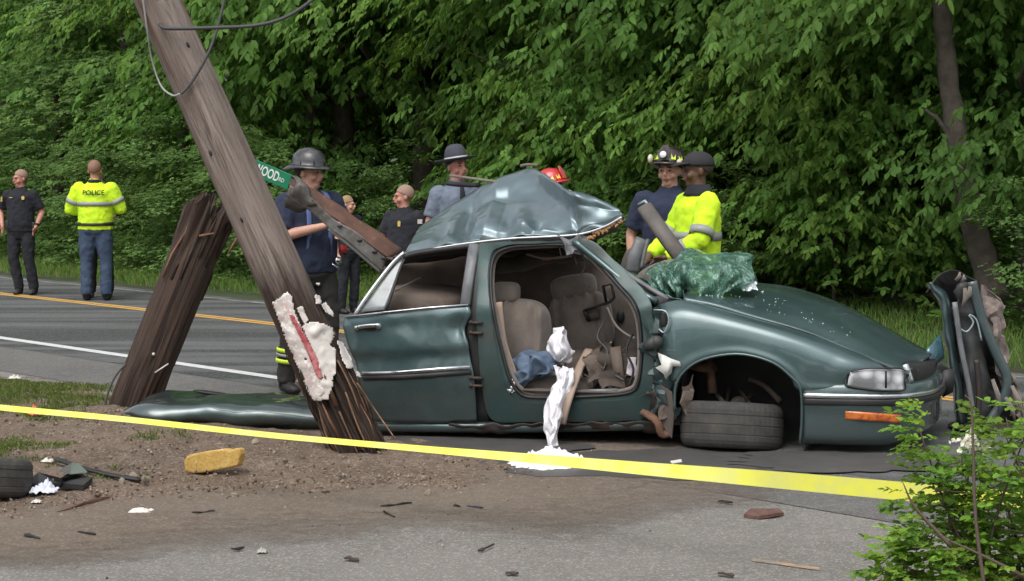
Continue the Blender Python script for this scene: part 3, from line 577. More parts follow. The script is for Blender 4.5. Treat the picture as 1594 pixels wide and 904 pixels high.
b = MB(); b.tube(curve([K(1165, 590, .5), K(1190, 600, .5), K(1215, 625, .4)], 8), .02, 8); b.build('torn_shield', TAN2, car)
b = MB(); b.add([p for p in (K(1030, 600, .0), K(1046, 610, -.02), K(1050, 640, -.02), (K(1046, 682, .02)), K(1030, 660, .03), K(1022, 625, .03))], [tuple(range(6))]); b.build('splash_shield', mat('brown_shield', (.10, .08, .07), .8), car, smooth=False, solid=.01)

# front wheel folded under the arch
wc = K(1139, 677, .20); wc.z = .142
wrot = rot3(-8, 3, 0)
prof = [(.19, -.085), (.24, -.102), (.28, -.106), (.305, -.099), (.320, -.087), (.330, -.070)]
for g_ in (-.045, .0, .045): prof += [(.336 - abs(g_) * .08, g_ - .0045), (.333 - abs(g_) * .08, g_ - .003), (.333 - abs(g_) * .08, g_ + .003), (.336 - abs(g_) * .08, g_ + .0045)]
prof += [(.330, .070), (.320, .087), (.305, .099), (.28, .106), (.24, .10), (.19, .085)]
wheel = MB().lathe([(r * 1.02, z * 1.42) for r, z in prof], wc, 72, wrot).build('front_wheel', RUBBER, car, smooth=True, autos=R(18))
b = MB(); b.lathe([(.19, -.085), (.18, -.03), (.16, .02), (.06, .05), (.0, .05)], wc, 40, wrot); b.lathe([(.19, .085), (.17, .04), (.16, .02)], wc, 40, wrot); b.build('rim', DARKST, wheel)

# hood
us = [(K(x, y, .15) - CA).dot(HD) for x, y in top[2:]]; zs = [K(x, y, .15).z for x, y in top[2:]]
bul = [.055, .075, .11, .14, .145, .13, .08, .015]
fwd = [0, 0, 0, 0, 0, .01, .04, .10]
rows = []
for w_, kk, zz in ((.155, 0, -.004), (.18, 0, .018), (.35, .45, .02), (.75, .95, .03), (1.15, 1.0, .03), (1.45, .75, .015), (1.62, .5, -.02)):
    rows.append([L(u + fwd[i] * (.3 + kk) * math.sin(math.pi * min(1, max(0, (w_ - .1) / 1.6))) , w_, z + bul[i] * kk + zz) for i, (u, z) in enumerate(zip(us, zs))])
hood = patch(rows, 60, 40, lambda p, u, v: p + Vector((0, 0, .010 * math.sin(v * 9 + u * 4) * u)) + crumple(p, .012, 2.2)).build('hood', PAINT, car, solid=.012)
b = MB(); b.tube(curve([r for r in [L(u, .148, z - .008) for u, z in zip(us, zs)]], 40), .007, 6); b.build('shut_line', BLACK, hood)
# cowl and firewall
b = MB(); b.tube([K(1020, 474, .15), L(us[0] - .1, .8, 1.0), L(us[0] - .05, 1.55, 1.0)], [(.08, .05)] * 3, 8); b.build('cowl', BLACK, car)
b = MB(); b.box(L(us[0] + .0, .85, .60), (.04, 1.4, .72), CARR); b.build('firewall', BLACK, car)

# bumper and nose
plan = [(1249, .0), (1290, .0), (1340, .02), (1385, .07), (1420, .18), (1443, .36), (1456, .62), (1462, .95), (1458, 1.3), (1444, 1.62)]
pu = [((K(x, 640, w_) - CA).dot(HD), w_) for x, w_ in plan]
def nose(rows_, nu=60, fn=None, cut=0):       # rows_: (z, outset) along the plan path
    cen = (pu[0][0] - .3, .85); out = []
    for z, o in rows_:
        r = []
        for i, (u, w_) in enumerate(pu[cut:]):
            d = Vector((u - cen[0], (w_ - .85) * 1.4)); d.normalize(); zz = z(i) if callable(z) else z
            r.append(L(u + d.x * o, w_ + d.y * o, zz))
        out.append(r)
    return patch(out, nu, 26, fn)
zb = lambda i: .06 + (.03 * max(0, i - 3))
bump = nose([(.455, -.09), (.452, -.02), (.44, .005), (.38, .02), (.32, .022), (.26, .012), (.16, .006), (lambda i: .10 + .02 * max(0, i - 3), -.006), (zb, -.05)], fn=lambda p, u, v: p + crumple(p, .01, 3)).build('front_bumper', PAINT, car, solid=.01)
nose([(.398, .022), (.392, .034), (.374, .036), (.366, .024)], cut=0).build('chrome_strip', CHROME, bump, solid=.004)
nose([(.364, .022), (.358, .038), (.330, .038), (.322, .022)], cut=0).build('rubbing_strip', BLACK, bump, solid=.004)
q = [(1316, 639), (1402, 645), (1402, 658), (1316, 652)]
ORANGE = mat('orange_lens', (.62, .17, .03), .25, coat=.5, n1=(24, (.35, .07, .02), .45, .6))
lens = MB()
def on_bumper(px, py, o=.0): # point of the bumper skin seen at this pixel
    best = None
    for i in range(200):
        w_ = .9 * i / 199; p = K(px, py, w_); u = (p - CA).dot(HD); ws_ = np.interp(u, [a for a, c in pu], [c for a, c in pu])
        if w_ >= ws_ - .022: best = p; break
    return (best or K(px, py, .1)) - NF * o
patch([[on_bumper(1316, 639, .012), on_bumper(1345, 641, .012), on_bumper(1375, 643, .012), on_bumper(1402, 645, .014)], [on_bumper(1316, 652, .006), on_bumper(1345, 654, .008), on_bumper(1375, 656, .008), on_bumper(1402, 658, .008)]], 14, 5).build('side_marker', ORANGE, bump, solid=.012)
# headlight, grille
nose([(lambda i: (.585, .58, .565, .55, .535, .53)[min(i, 5)], -.10), (lambda i: (.56, .56, .55, .53, .52, .51)[min(i, 5)], -.05), (.50, -.03), (.458, -.03), (.45, -.05)], cut=4).build('nose_panel', BLACK, car)
hl = [(1324, 578), (1345, 574), (1375, 573), (1407, 575)]; hb = [(1319, 600), (1345, 605), (1375, 608), (1407, 607)]
ww = [.0, .01, .035, .10]
rows = [[K(x, y, w_ + .01) for (x, y), w_ in zip(hl, ww)], [K(a[0] + (-3 if i_ == 0 else 0), (a[1] + c[1]) / 2, w_ - .008) for i_, (a, c, w_) in enumerate(zip(hl, hb, ww))], [K(x, y, w_ - .012) for (x, y), w_ in zip(hb, ww)]]
def head_mat():
    m = mat('headlamp_glass', (.40, .41, .43), .2, metal=.05, coat=1); t = m.node_tree; N = t.nodes; b_ = N['Principled BSDF']
    tc = N.new('ShaderNodeTexCoord'); v = N.new('ShaderNodeTexVoronoi'); v.inputs['Scale'].default_value = 13; t.links.new(tc.outputs['Object'], v.inputs[0])
    r = N.new('ShaderNodeValToRGB'); r.color_ramp.elements[0].color = (.75, .76, .8, 1); r.color_ramp.elements[1].color = (.16, .16, .17, 1); r.color_ramp.elements[1].position = .75
    t.links.new(v.outputs['Distance'], r.inputs[0]); t.links.new(r.outputs[0], b_.inputs['Base Color']); return m
head = patch(rows, 24, 12).build('headlight', head_mat(), car, solid=.01)
b = MB(); b.tube(curve([K(x, y, w_ - .01) for (x, y), w_ in zip(hl, ww)] + [K(1408, 592, .07)] + [K(x, y, w_ - .02) for (x, y), w_ in reversed(list(zip(hb, ww)))] + [K(1317, 590, -.0), K(1322, 580, -.01)], 50), .006, 6); b.build('headlight_surround', BLACK, head)
b = MB(); b.bar(K(1379, 577, .0), K(1379, 604, -.01), .012, .02); b.build('divider', BLACK, head)
b = MB()
b.tube(curve([L(pu[4][0] - .05, .20, .575), L(pu[4][0] - .03, .19, .52), L(pu[4][0] - .01, .19, .46)], 8), [(.022, .010)] * 8, 8); b.build('grille_surround', CHROME, car)
for k in range(9):
    w_ = .30 + k * .12; u_ = np.interp(w_, [c for a, c in pu[4:]], [a for a, c in pu[4:]]); MB().box(L(u_ - .035, w_, .50), (.02, .012, .07), CARR).build('grille_bar', DARKST, car, smooth=False)
# loose dark piece off the nose corner
MB().poly([L(pu[7][0] + a, 1.1 + c, z) for a, c, z in ((-.02, 0, .44), (.10, .02, .46), (.09, .0, .30), (.02, 0, .26))], NF * .02).build('torn_corner', BLACK, car)

# roof, peeled up into a ridge
pr = [[(630, 395), (680, 385), (740, 376), (800, 370), (860, 367), (905, 363), (940, 352), (968, 337)],
      [(636, 383), (684, 366), (742, 350), (800, 345), (858, 344), (902, 348), (938, 341), (968, 334)],
      [(643, 371), (690, 343), (745, 318), (800, 308), (852, 308), (892, 318), (935, 326), (967, 331)],
      [(652, 356), (697, 324), (745, 293), (795, 272), (834, 265), (880, 294), (924, 307), (964, 326)],
      [(652, 362), (697, 332), (745, 303), (795, 284), (836, 278), (882, 304), (924, 318), (964, 330)]]
pw = [[.27, .27, .27, .27, .27, .27, .27, .27], [.42, .46, .48, .48, .42, .30, .29, .29], [.70, .80, .85, .85, .75, .34, .33, .33], [1.0, 1.1, 1.15, 1.15, 1.0, .40, .39, .38], [1.3, 1.4, 1.45, 1.5, 1.4, 1.0, .9, .6]]
ga = lambda x, c, s: math.exp(-((x - c) / s) ** 2)
def roof_fn(p, u, v):
    d = .030 * ga(u, .40 + .05 * v, .028) * ga(v, .22, .16) - .035 * ga(u, .46, .03) * ga(v, .22, .2)
    d += .045 * ga(u, .13 + .1 * v, .035) * ga(v, .3, .25) + .05 * ga(u, .22 + .05 * v, .03) * ga(v, .35, .3) - .03 * ga(u, .18, .03) * ga(v, .3, .3)
    d += .04 * ga(u, .36, .09) * ga(v, .52, .05) + .02 * math.sin(u * 22 + 6 * v) * ga(v, .1, .12)
    tri = lambda x, c, s: max(0, 1 - abs(x - c) / s)
    d += .032 * tri(u, .685 + .06 * v, .03) * ga(v, .35, .4) - .035 * tri(u, .30 + .10 * v, .05) * ga(v, .35, .3) + .04 * tri(u, .245 + .02 * v, .03) * ga(v, .25, .2) + .03 * tri(u, .56 + .3 * (v - .3), .035) * ga(v, .12, .1) + .03 * tri(u, .15 + .2 * v, .04) * ga(v, .3, .25)
    d += .035 * tri(v, .10 + .05 * math.sin(u * 9), .05) * ga(u, .55, .3)
    return p + (Vector((0, 0, -1)) + NF * .6) * d + crumple(p, .010, 4) + crumple(p, .005, 12)
roof = patch([[K(*a, w_) for a, w_ in zip(r, q)] for r, q in zip(pr, pw)], 220, 110, roof_fn).build('roof', mat('sky_lit_roof_paint', (.125, .18, .198), .42, metal=.6, coat=.7, n1=(4, (.16, .21, .23), .4, .6)), car, solid=.012)  # same body paint, base colour lightened to stand in for reflected sky
b = MB(); b.tube(curve([K(x, y + 1, .25) for x, y in pr[0]], 60), [(.008, .006)] * 60, 8); b.build('drip_rail', mat('bright_trim', (.7, .7, .7)), roof)
b = MB(); b.tube(curve([K(x, y + 6, .28) for x, y in pr[0][:6]], 50), [(.03, .022)] * 50, 8); b.build('roof_rail', BLACK, roof)
# right-hand underside with rust coloured foam
rw = [[K(870, 368, .28), K(905, 365, .28), K(940, 354, .28), K(970, 338, .28)], [K(880, 376, .4), K(915, 374, .4), K(945, 363, .4), K(971, 344, .4)], [K(885, 372, .9), K(920, 368, .9), K(948, 356, .9), K(968, 340, .8)]]
patch(rw, 40, 12, small(.03, 12)).build('roof_underside', LINER, roof, solid=.008)
b = MB(); gR = random.Random(2)
for k in range(26):
    t = k / 25; p = K(915 + 52 * t, 369 - 25 * t + gR.uniform(-3, 4), .26); sball(b, p, (gR.uniform(.015, .04), .02, gR.uniform(.01, .03)), .8, 8, 5, rot3(gR.uniform(0, 90), gR.uniform(0, 90), 0))
b.build('torn_foam', mat('orange_brown_foam', (.36, .20, .09), .9), roof)
# crushed header hanging at the front pillar
patch([[K(862, 369, .27), K(890, 368, .25), K(925, 366, .27)], [K(872, 380, .3), K(893, 379, .22), K(916, 378, .3)], [K(885, 393, .32), K(896, 395, .26), K(904, 390, .32)]], 9, 8, small(.05, 14)).build('crushed_header', GREYTR, roof, solid=.006, smooth=False)
b = MB(); b.tube(curve([K(700, 273, 1.2), K(745, 279, 1.15), K(775, 283, 1.1)], 10), .010, 8); b.build('torn_moulding', TAN, roof); b = MB(); b.tube(curve([K(810, 258, 1.1), K(822, 256, 1.1), K(836, 257, 1.1)], 10), .010, 8); b.build('torn_moulding', TAN, roof)
b = MB(); b.tube(curve([K(697, 285, 1.3), K(715, 287, 1.25), K(745, 288, 1.2)], 8), [(.03, .018)] * 8, 8); b.build('torn_moulding', BLACK, roof)
b = MB(); b.tube(curve([K(885, 296, .50), K(905, 305, .48), K(930, 316, .45), K(936, 322, .45), (K(915, 317, .44)), K(898, 310, .46)], 20), .007, 5); b.build('torn_edge', mat('bare_edge', (.3, .36, .37)), roof)

# interior
ceil = [[K(600, 405, 1.5), K(740, 392, 1.5), K(880, 384, 1.5), K(925, 395, 1.5)], [K(590, 480, 1.55), K(740, 470, 1.55), K(900, 470, 1.55), K(985, 470, 1.6)], [K(590, 560, 1.6), K(740, 560, 1.6), K(900, 560, 1.6), K(990, 560, 1.6)], [K(590, 650, 1.6), K(740, 640, 1.6), K(900, 630, 1.6), K(995, 630, 1.6)]]
patch(ceil, 30, 20, small(.05, 3)).build('far_door_trim', TAN2, car, solid=.02)
patch([[K(625, 402, .30), K(740, 386, .30), K(880, 378, .30), K(905, 385, .30)], [K(600, 405, .9), K(740, 390, .9), K(880, 382, .9), K(915, 388, .9)], [K(600, 412, 1.5), K(740, 398, 1.5), K(880, 388, 1.5), K(925, 395, 1.5)]], 30, 14, small(.04, 5)).build('headliner', LINER, car, solid=.01)
patch([[K(765, 398, .9), K(815, 395, .9), K(860, 392, .9), K(905, 396, .9)], [K(768, 425, .8), K(815, 420, .8), K(860, 412, .85), K(915, 405, .9)]], 20, 8, small(.05, 6)).build('hanging_liner', LINER, car, solid=.01)
fl = MB(); fl.box(L(1.0, .88, .17), (2.6, 1.5, .05), CARR); fl.build('floor', LINER, car, smooth=False)
b = MB(); b.box(L(-.22, .85, .55), (.05, 1.4, .75), CARR); b.build('rear_bulkhead', LINER, car, smooth=False)
b = MB(); sball(b, K(672, 470, .75), (.60, .9, .22), .45, rot=CARR @ rot3(0, 5, 0)); b.build('rear_seat', TAN2, car)
b = MB(); b.tube([K(615, 452, .35), K(655, 432, .5)], .006, 5); b.build('torn_strap', TAN, car)
def seat(hr, hs, ha, br, bs, ba, w_, mt):
    b = MB(); sball(b, K(*hr, w_), hs, .55, rot=CARR @ rot3(0, ha, 0)); h = b.build('headrest', mt, car)
    b = MB(); M = CARR @ rot3(0, ba, 0); c = K(*br, w_); sball(b, c, bs, .62, 48, 28, rot=M)
    b.v = [tuple(Vector(p) - (M.col[1] * (.022 * math.cos((Vector(p) - c).dot(M.col[0]) * 75 + 2 * (Vector(p) - c).dot(M.col[2])) + .03 * noise.noise(Vector(p) * 5)) if (Vector(p) - c).dot(M.col[1]) < 0 else Vector())) for p in b.v]
    b.build('seat_back', mt, car)
seat((787, 455), (.20, .16, .145), 0, (808, 532), (.44, .26, .60), 4, .55, TAN)
seat((893, 446), (.33, .18, .17), -10, (905, 503), (.46, .20, .46), -8, 1.05, TAN)
b = MB(); sball(b, K(865, 600, .5), (.60, .55, .16), .45, rot=CARR); b.build('seat_cushion', TAN, car)
b = MB(); sball(b, K(905, 575, .95), (.55, .5, .30), .45, rot=CARR); b.build('seat_cushion', TAN2, car)
b = MB(); sball(b, K(972, 508, 1.2), (.24, .10, .62), .6, rot=CARR @ rot3(0, -14, 0)); b.build('door_pad', TAN, car)
b = MB(); b.ball(K(966, 493, 1.13), (.03, .02, .045)); b.build('door_speaker', BLACK, car)
b = MB(); b.tube([K(908, 484, .88), K(928, 477, .88), K(949, 470, .88), K(956, 463, .88), K(952, 442, .88), K(939, 445, .88), K(944, 472, .88)], .011, 6); b.tube([K(910, 484, .88), K(917, 500, .90)], .012, 6); b.build('seat_bracket', BLACK, car)
b = MB(); b.box(K(921, 489, .93), (.10, .02, .07), CARR @ rot3(0, -14, 0)); b.build('seat_panel', TAN2, car)
b = MB(); b.tube(curve([K(945, 478, .8), K(958, 505, .75), K(975, 520, .7), K(988, 526, .6)], 14), .008, 6); b.tube(curve([K(925, 547, .7), K(940, 545, .65), K(952, 532, .7)], 10), .007, 6); b.tube([K(930, 553, .6), K(965, 560, .55)], .007, 6); b.build('loose_cable', mat('pale_cable', (.4, .35, .3), .7), car)
patch([[K(925, 540, .5), K(955, 536, .5), K(992, 545, .5)], [K(915, 570, .4), K(955, 575, .35), K(990, 580, .4)], [K(905, 600, .35), K(950, 605, .3), K(985, 605, .3)]], 24, 20, small(.12, 7, 4)).build('crushed_console', LINER, car, solid=.02)
b = MB(); b.bar(K(958, 540, .35), K(966, 602, .3), .07, .03, NF); b.build('console_strut', TAN2, car)
b = MB(); b.bar(K(893, 613, .10), K(962, 610, .10), .05, .02, NF); b.build('sill_plate', GREYTR, car)
b = MB(); sball(b, K(888, 608, .12), (.7, .1, .02), .5, rot=CARR); b.build('sill_plate', mat('brown_shield', (.1, .08, .07)), car)
b = MB(); b.box(K(850, 403, .6), (.05, .03, .02), CARR); b.build('red_lamp', mat('red_lens', (.4, .03, .03), .3), car)
patch([[K(978, 552, .3), K(990, 556, .3)], [K(976, 580, .28), K(994, 590, .3)]], 8, 8, small(.02, 20)).build('torn_paper', mat('pinkish_white', (.62, .56, .60), .8), car, solid=.003)

# underbody and sill
b = MB(); b.tube(curve([K(560, 662, .14), K(700, 664, .12), K(850, 664, .12), K(1020, 660, .12)], 20), [(.05, .04)] * 20, 10); b.build('sill', PAINT, car)
patch([[K(700, 660, .06), K(800, 661, .05), K(900, 657, .05), K(1030, 652, .06)], [K(700, 672, .10), K(800, 675, .10), K(905, 668, .08), K(1035, 672, .10)]], 50, 5, small(.03, 8)).build('torn_sill_edge', DARKST, car, solid=.008)
b = MB(); b.box(L(1.1, .95, .11), (3.0, 1.25, .10), CARR); b.tube([L(-.3, .75, .15), L(.6, .7, .12)], .09, 12); b.build('underbody', BLACK, car)
b = MB(); b.ball(K(655, 668, .35), (.13, .10, .07)); b.build('muffler', DARKST, car)
b = MB(); b.tube(curve([K(1000, 640, .05), K(1022, 655, .0), K(1030, 675, .02), (K(1045, 672, .05))], 12), [(.03, .02)] * 12, 8); b.build('bent_arm', RUST, car)

# what sticks up beyond the hood: torn far pillar, dashboard, bent trim
b = MB(); b.tube([K(1003, 321, 1.55), K(1030, 360, 1.45), K(1062, 403, 1.3)], [(.06, .03), (.062, .035), (.062, .035)], 10); b.build('far_pillar', mat('taupe_trim', (.125, .11, .098), .6, n1=(6, (.09, .08, .07), .4, .6)), car)
b = MB(); b.tube([K(994, 319, 1.57), K(1004, 313, 1.55), K(1012, 323, 1.55)], .014, 6); b.build('torn_edge', mat('bare_edge', (.3, .36, .37)), car)
sball(MB(), K(1030, 432, .95), (.42, .3, .22), .9, rot=CARR @ rot3(0, -22, 0)).build('dashboard', TAN, car)
b = MB(); b.tube(curve([K(984, 425, 1.55), K(988, 400, 1.55), K(1000, 372, 1.6)], 8), [(.05, .02)] * 8, 8); b.tube(curve([K(998, 418, 1.5), K(1003, 395, 1.52), K(1009, 372, 1.55)], 8), [(.014, .014)] * 8, 8); b.build('bent_trim', GREYTR, car)
sball(MB(), K(985, 408, 1.7), (.16, .05, .22), .8, rot=CARR @ rot3(0, 20, 0)).build('torn_trim', mat('taupe_trim', (.125, .11, .098)), car)

# broken glass
def glass_mat():
    m = mat('shattered_glass', (.2, .3, .26), .22, coat=.8, bump=(22, .8, .02)); t = m.node_tree; N = t.nodes; Lk = t.links; b_ = N['Principled BSDF']
    tc = N.new('ShaderNodeTexCoord'); v = N.new('ShaderNodeTexVoronoi'); v.feature = 'DISTANCE_TO_EDGE'; v.inputs['Scale'].default_value = 38; Lk.new(tc.outputs['Object'], v.inputs[0])
    n_ = N.new('ShaderNodeTexNoise'); n_.inputs['Scale'].default_value = 1; n_.inputs['Detail'].default_value = 7; n_.inputs['Distortion'].default_value = 1.5; mp_ = N.new('ShaderNodeMapping'); mp_.inputs['Scale'].default_value = (16, 16, 3.5); mp_.inputs['Rotation'].default_value = (0, .5, 0); Lk.new(tc.outputs['Object'], mp_.inputs[0]); Lk.new(mp_.outputs[0], n_.inputs[0])
    r = N.new('ShaderNodeValToRGB'); e = r.color_ramp.elements; e[0].position = .38; e[0].color = (.04, .13, .10, 1); e[1].position = .66; e[1].color = (.50, .72, .63, 1); k_ = e.new(.52); k_.color = (.09, .24, .18, 1); Lk.new(n_.outputs['Fac'], r.inputs[0])
    mr = N.new('ShaderNodeMapRange'); mr.inputs[1].default_value = 0; mr.inputs[2].default_value = .04; mr.inputs[3].default_value = .55; mr.inputs[4].default_value = 0; Lk.new(v.outputs['Distance'], mr.inputs[0])
    mx = N.new('ShaderNodeMix'); mx.data_type = 'RGBA'; Lk.new(mr.outputs[0], mx.inputs['Factor']); Lk.new(r.outputs[0], mx.inputs['A']); mx.inputs['B'].default_value = (.6, .72, .66, 1); Lk.new(mx.outputs['Result'], b_.inputs['Base Color'])
    b_.inputs['Transmission Weight'].default_value = .2; tp_ = N.new('ShaderNodeBsdfTransparent'); tp_.inputs[0].default_value = (.72, .9, .82, 1); mm = N.new('ShaderNodeMixShader'); mm.inputs[0].default_value = .42; Lk.new(b_.outputs[0], mm.inputs[1]); Lk.new(tp_.outputs[0], mm.inputs[2]); Lk.new(mm.outputs[0], N['Material Output'].inputs[0]); return m
GL = glass_mat()
ws = thing('shattered_windscreen', 'sheet of shattered green windscreen glass crumpled on the rear of the hood', 'windscreen', tuple(K(1100, 455, .6)))
rows = [[K(1040, 408, .75), K(1065, 393, .85), K(1110, 392, .9), K(1150, 394, .9), K(1172, 398, .8)], [K(1036, 418, .5), K(1062, 408, .5), K(1108, 408, .5), K(1148, 410, .55), K(1174, 415, .65)],
        [K(1040, 432, .36), K(1066, 430, .33), K(1108, 432, .34), K(1145, 432, .42), K(1173, 430, .6)], [K(1052, 444, .38), K(1080, 452, .34), K(1110, 462, .34), K(1140, 452, .42), K(1172, 446, .6)]]
def fold(p, u, v): return p - NF * (.045 * math.sin(u * 15 + 5 * v + 2 * math.sin(v * 5)) + .018 * math.sin(u * 33 + v * 14)) + crumple(p, .05, 5) + crumple(p, .007, 24)
patch(rows, 54, 30, fold).build('glass_sheet', GL, ws, solid=.006, autos=R(14))
rows = [[K(1014, 424, .6), K(1026, 408, .7), K(1050, 406, .7)], [K(1013, 436, .4), K(1030, 428, .38), K(1052, 428, .4)], [K(1020, 450, .36), K(1038, 450, .32), K(1060, 448, .34)], [K(1032, 462, .36), K(1048, 464, .32), K(1066, 462, .34)]]
patch(rows, 22, 22, fold).build('glass_fold', GL, ws, solid=.006, autos=R(14))
rows = [[K(1150, 440, .58), K(1162, 436, .6), K(1173, 436, .62)], [K(1152, 447, .5), K(1163, 447, .5), K(1174, 446, .5)], [K(1154, 457, .48), K(1164, 455, .48), K(1172, 455, .5)]]
patch(rows, 20, 20, small(.05, 22)).build('glass_edge', mat('bright_glass', (.75, .8, .85), .1, metal=.5, coat=1), ws, solid=.004)
rows = [[K(966, 416, .36), K(990, 430, .36), K(1010, 441, .36), K(1030, 452, .36)], [K(972, 424, .27), K(1000, 440, .27), K(1030, 456, .27), K(1062, 466, .27)]]
strip = patch(rows, 50, 14, lambda p, u, v: p + crumple(p, .05, 14)).build('glass_remnant', GL, car, solid=.006)
b = MB(); gR = random.Random(4)
for k in range(240):
    t = gR.random(); u_ = us[0] + .1 + 1.0 * gR.random() ** 1.6; w_ = gR.uniform(.25, 1.2); z_ = np.interp(u_, us, zs) + np.interp(w_, [.155, .35, .75, 1.15], [0, .45, .95, 1]) * np.interp(u_, us, bul) + .03
    p = L(u_, w_, z_); s_ = gR.uniform(.002, .008) if k > 10 else .016; M = rot3(gR.uniform(0, 180), gR.uniform(0, 180), 0); b.add([p + M @ Vector(q) * s_ for q in ((1, 0, 0), (-.6, 1, 0), (-.6, -1, 0), (0, 0, 1))], [(0, 1, 2), (0, 1, 3), (1, 2, 3), (0, 2, 3)])
tag(b.build('glass_crumbs', mat('glass_crumb', (.55, .68, .6), .15, coat=1), None, smooth=False), label='crumbs of broken glass scattered over the hood', kind='stuff')

# torn wiring and strips loose in the cabin
WIREM = mat('cable_dark', (.07, .07, .07), .6)
for q, r_, mt in (([K(870, 382, .3), K(876, 400, .34), K(892, 396, .36), K(898, 412, .36)], .005, WIREM), ([K(900, 386, .3), K(912, 410, .34), K(905, 430, .38), K(918, 448, .4)], .006, WIREM), ([K(940, 500, .5), K(930, 525, .45), K(946, 548, .4), K(938, 580, .35)], .007, WIREM),
                  ([K(985, 520, .3), K(975, 545, .25), K(986, 575, .22), K(978, 603, .2)], .008, BLACK), ([K(820, 395, .5), K(850, 402, .48), K(890, 398, .45)], .010, TAN2), ([K(905, 580, .25), K(925, 590, .22), K(950, 582, .22), K(972, 592, .2)], .007, WIREM), ([K(765, 500, .12), K(772, 540, .12), K(786, 590, .12)], .006, BLACK)):
    b = MB(); b.tube(curve(q, 18), r_, 6); b.build('torn_wire', mt, car)
for q, mt in (([(905, 560), (930, 548), (938, 572), (915, 590)], TAN2), ([(938, 585), (962, 578), (970, 600), (946, 606)], LINER), ([(880, 380), (905, 384), (900, 398), (884, 394)], GREYTR), ([(1000, 585), (1016, 580), (1022, 612), (1004, 620)], DARKST), ([(1020, 610), (1040, 604), (1048, 640), (1028, 652)], TAN2), ([(1058, 600), (1072, 590), (1078, 640), (1060, 650)], TAN2)):
    w_ = .2 if q[0][0] < 1000 else .02
    patch([[K(*q[0], w_), K(*q[1], w_ + .03)], [K(*q[3], w_ - .02), K(*q[2], w_ + .02)]], 6, 6, small(.06, 12, q[0][0])).build('torn_strip', mt, car, solid=.005, smooth=False)
# ------------------------------------------------------------------ broken utility pole
def wood_mat(name, c1, c2, c3, dark=None, zlo=0, zhi=1):
    m = mat(name, c1, .85); t = m.node_tree; N = t.nodes; Lk = t.links; b_ = N['Principled BSDF']; tc = N.new('ShaderNodeTexCoord')
    def nz(sx, sz, d=7, dist=.6):
        mp = N.new('ShaderNodeMapping'); mp.inputs['Scale'].default_value = (sx, sx, sz); Lk.new(tc.outputs['Object'], mp.inputs[0])
        n_ = N.new('ShaderNodeTexNoise'); n_.inputs['Scale'].default_value = 1; n_.inputs['Detail'].default_value = d; n_.inputs['Roughness'].default_value = .65; n_.inputs['Distortion'].default_value = dist; Lk.new(mp.outputs[0], n_.inputs[0]); return n_.outputs['Fac']
    def mix(f, A, B, lo, hi):
        r = N.new('ShaderNodeMapRange'); r.inputs[1].default_value = lo; r.inputs[2].default_value = hi; Lk.new(f, r.inputs[0]); mx = N.new('ShaderNodeMix'); mx.data_type = 'RGBA'; Lk.new(r.outputs[0], mx.inputs['Factor'])
        if isinstance(A, tuple): mx.inputs['A'].default_value = (*A, 1)
        else: Lk.new(A, mx.inputs['A'])
        if isinstance(B, tuple): mx.inputs['B'].default_value = (*B, 1)
        else: Lk.new(B, mx.inputs['B'])
        return mx.outputs['Result']
    g1 = nz(60, 2.0); c = mix(nz(9, .8), c1, c2, .38, .62); c = mix(nz(16, .55), c, (c3[0] * 1.7, c3[1] * 1.4, c3[2] * 1.25), .54, .62); c = mix(g1, c, c3, .52, .70)
    if dark:
        sx = N.new('ShaderNodeSeparateXYZ'); Lk.new(tc.outputs['Object'], sx.inputs[0]); ad = N.new('ShaderNodeMath'); ad.operation = 'MULTIPLY_ADD'; Lk.new(nz(7, 1.2), ad.inputs[0]); ad.inputs[1].default_value = 1.4; Lk.new(sx.outputs[2], ad.inputs[2])
        c = mix(ad.outputs[0], mix(g1, dark, tuple(q * .45 for q in dark), .4, .65), c, zlo, zhi)
    Lk.new(c, b_.inputs['Base Color']); bp = N.new('ShaderNodeBump'); bp.inputs['Strength'].default_value = 1; bp.inputs['Distance'].default_value = .022; Lk.new(g1, bp.inputs['Height']); Lk.new(bp.outputs[0], b_.inputs['Normal']); return m
POLEW = wood_mat('weathered_pole_wood', (.29, .238, .210), (.18, .138, .118), (.085, .06, .048), dark=(.062, .038, .028), zlo=1.85, zhi=2.15)
STUMPW = wood_mat('creosoted_wood', (.092, .056, .039), (.050, .032, .024), (.02, .014, .011))
FRESH = wood_mat('fresh_split_wood', (.36, .21, .12), (.22, .12, .07), (.12, .06, .04))
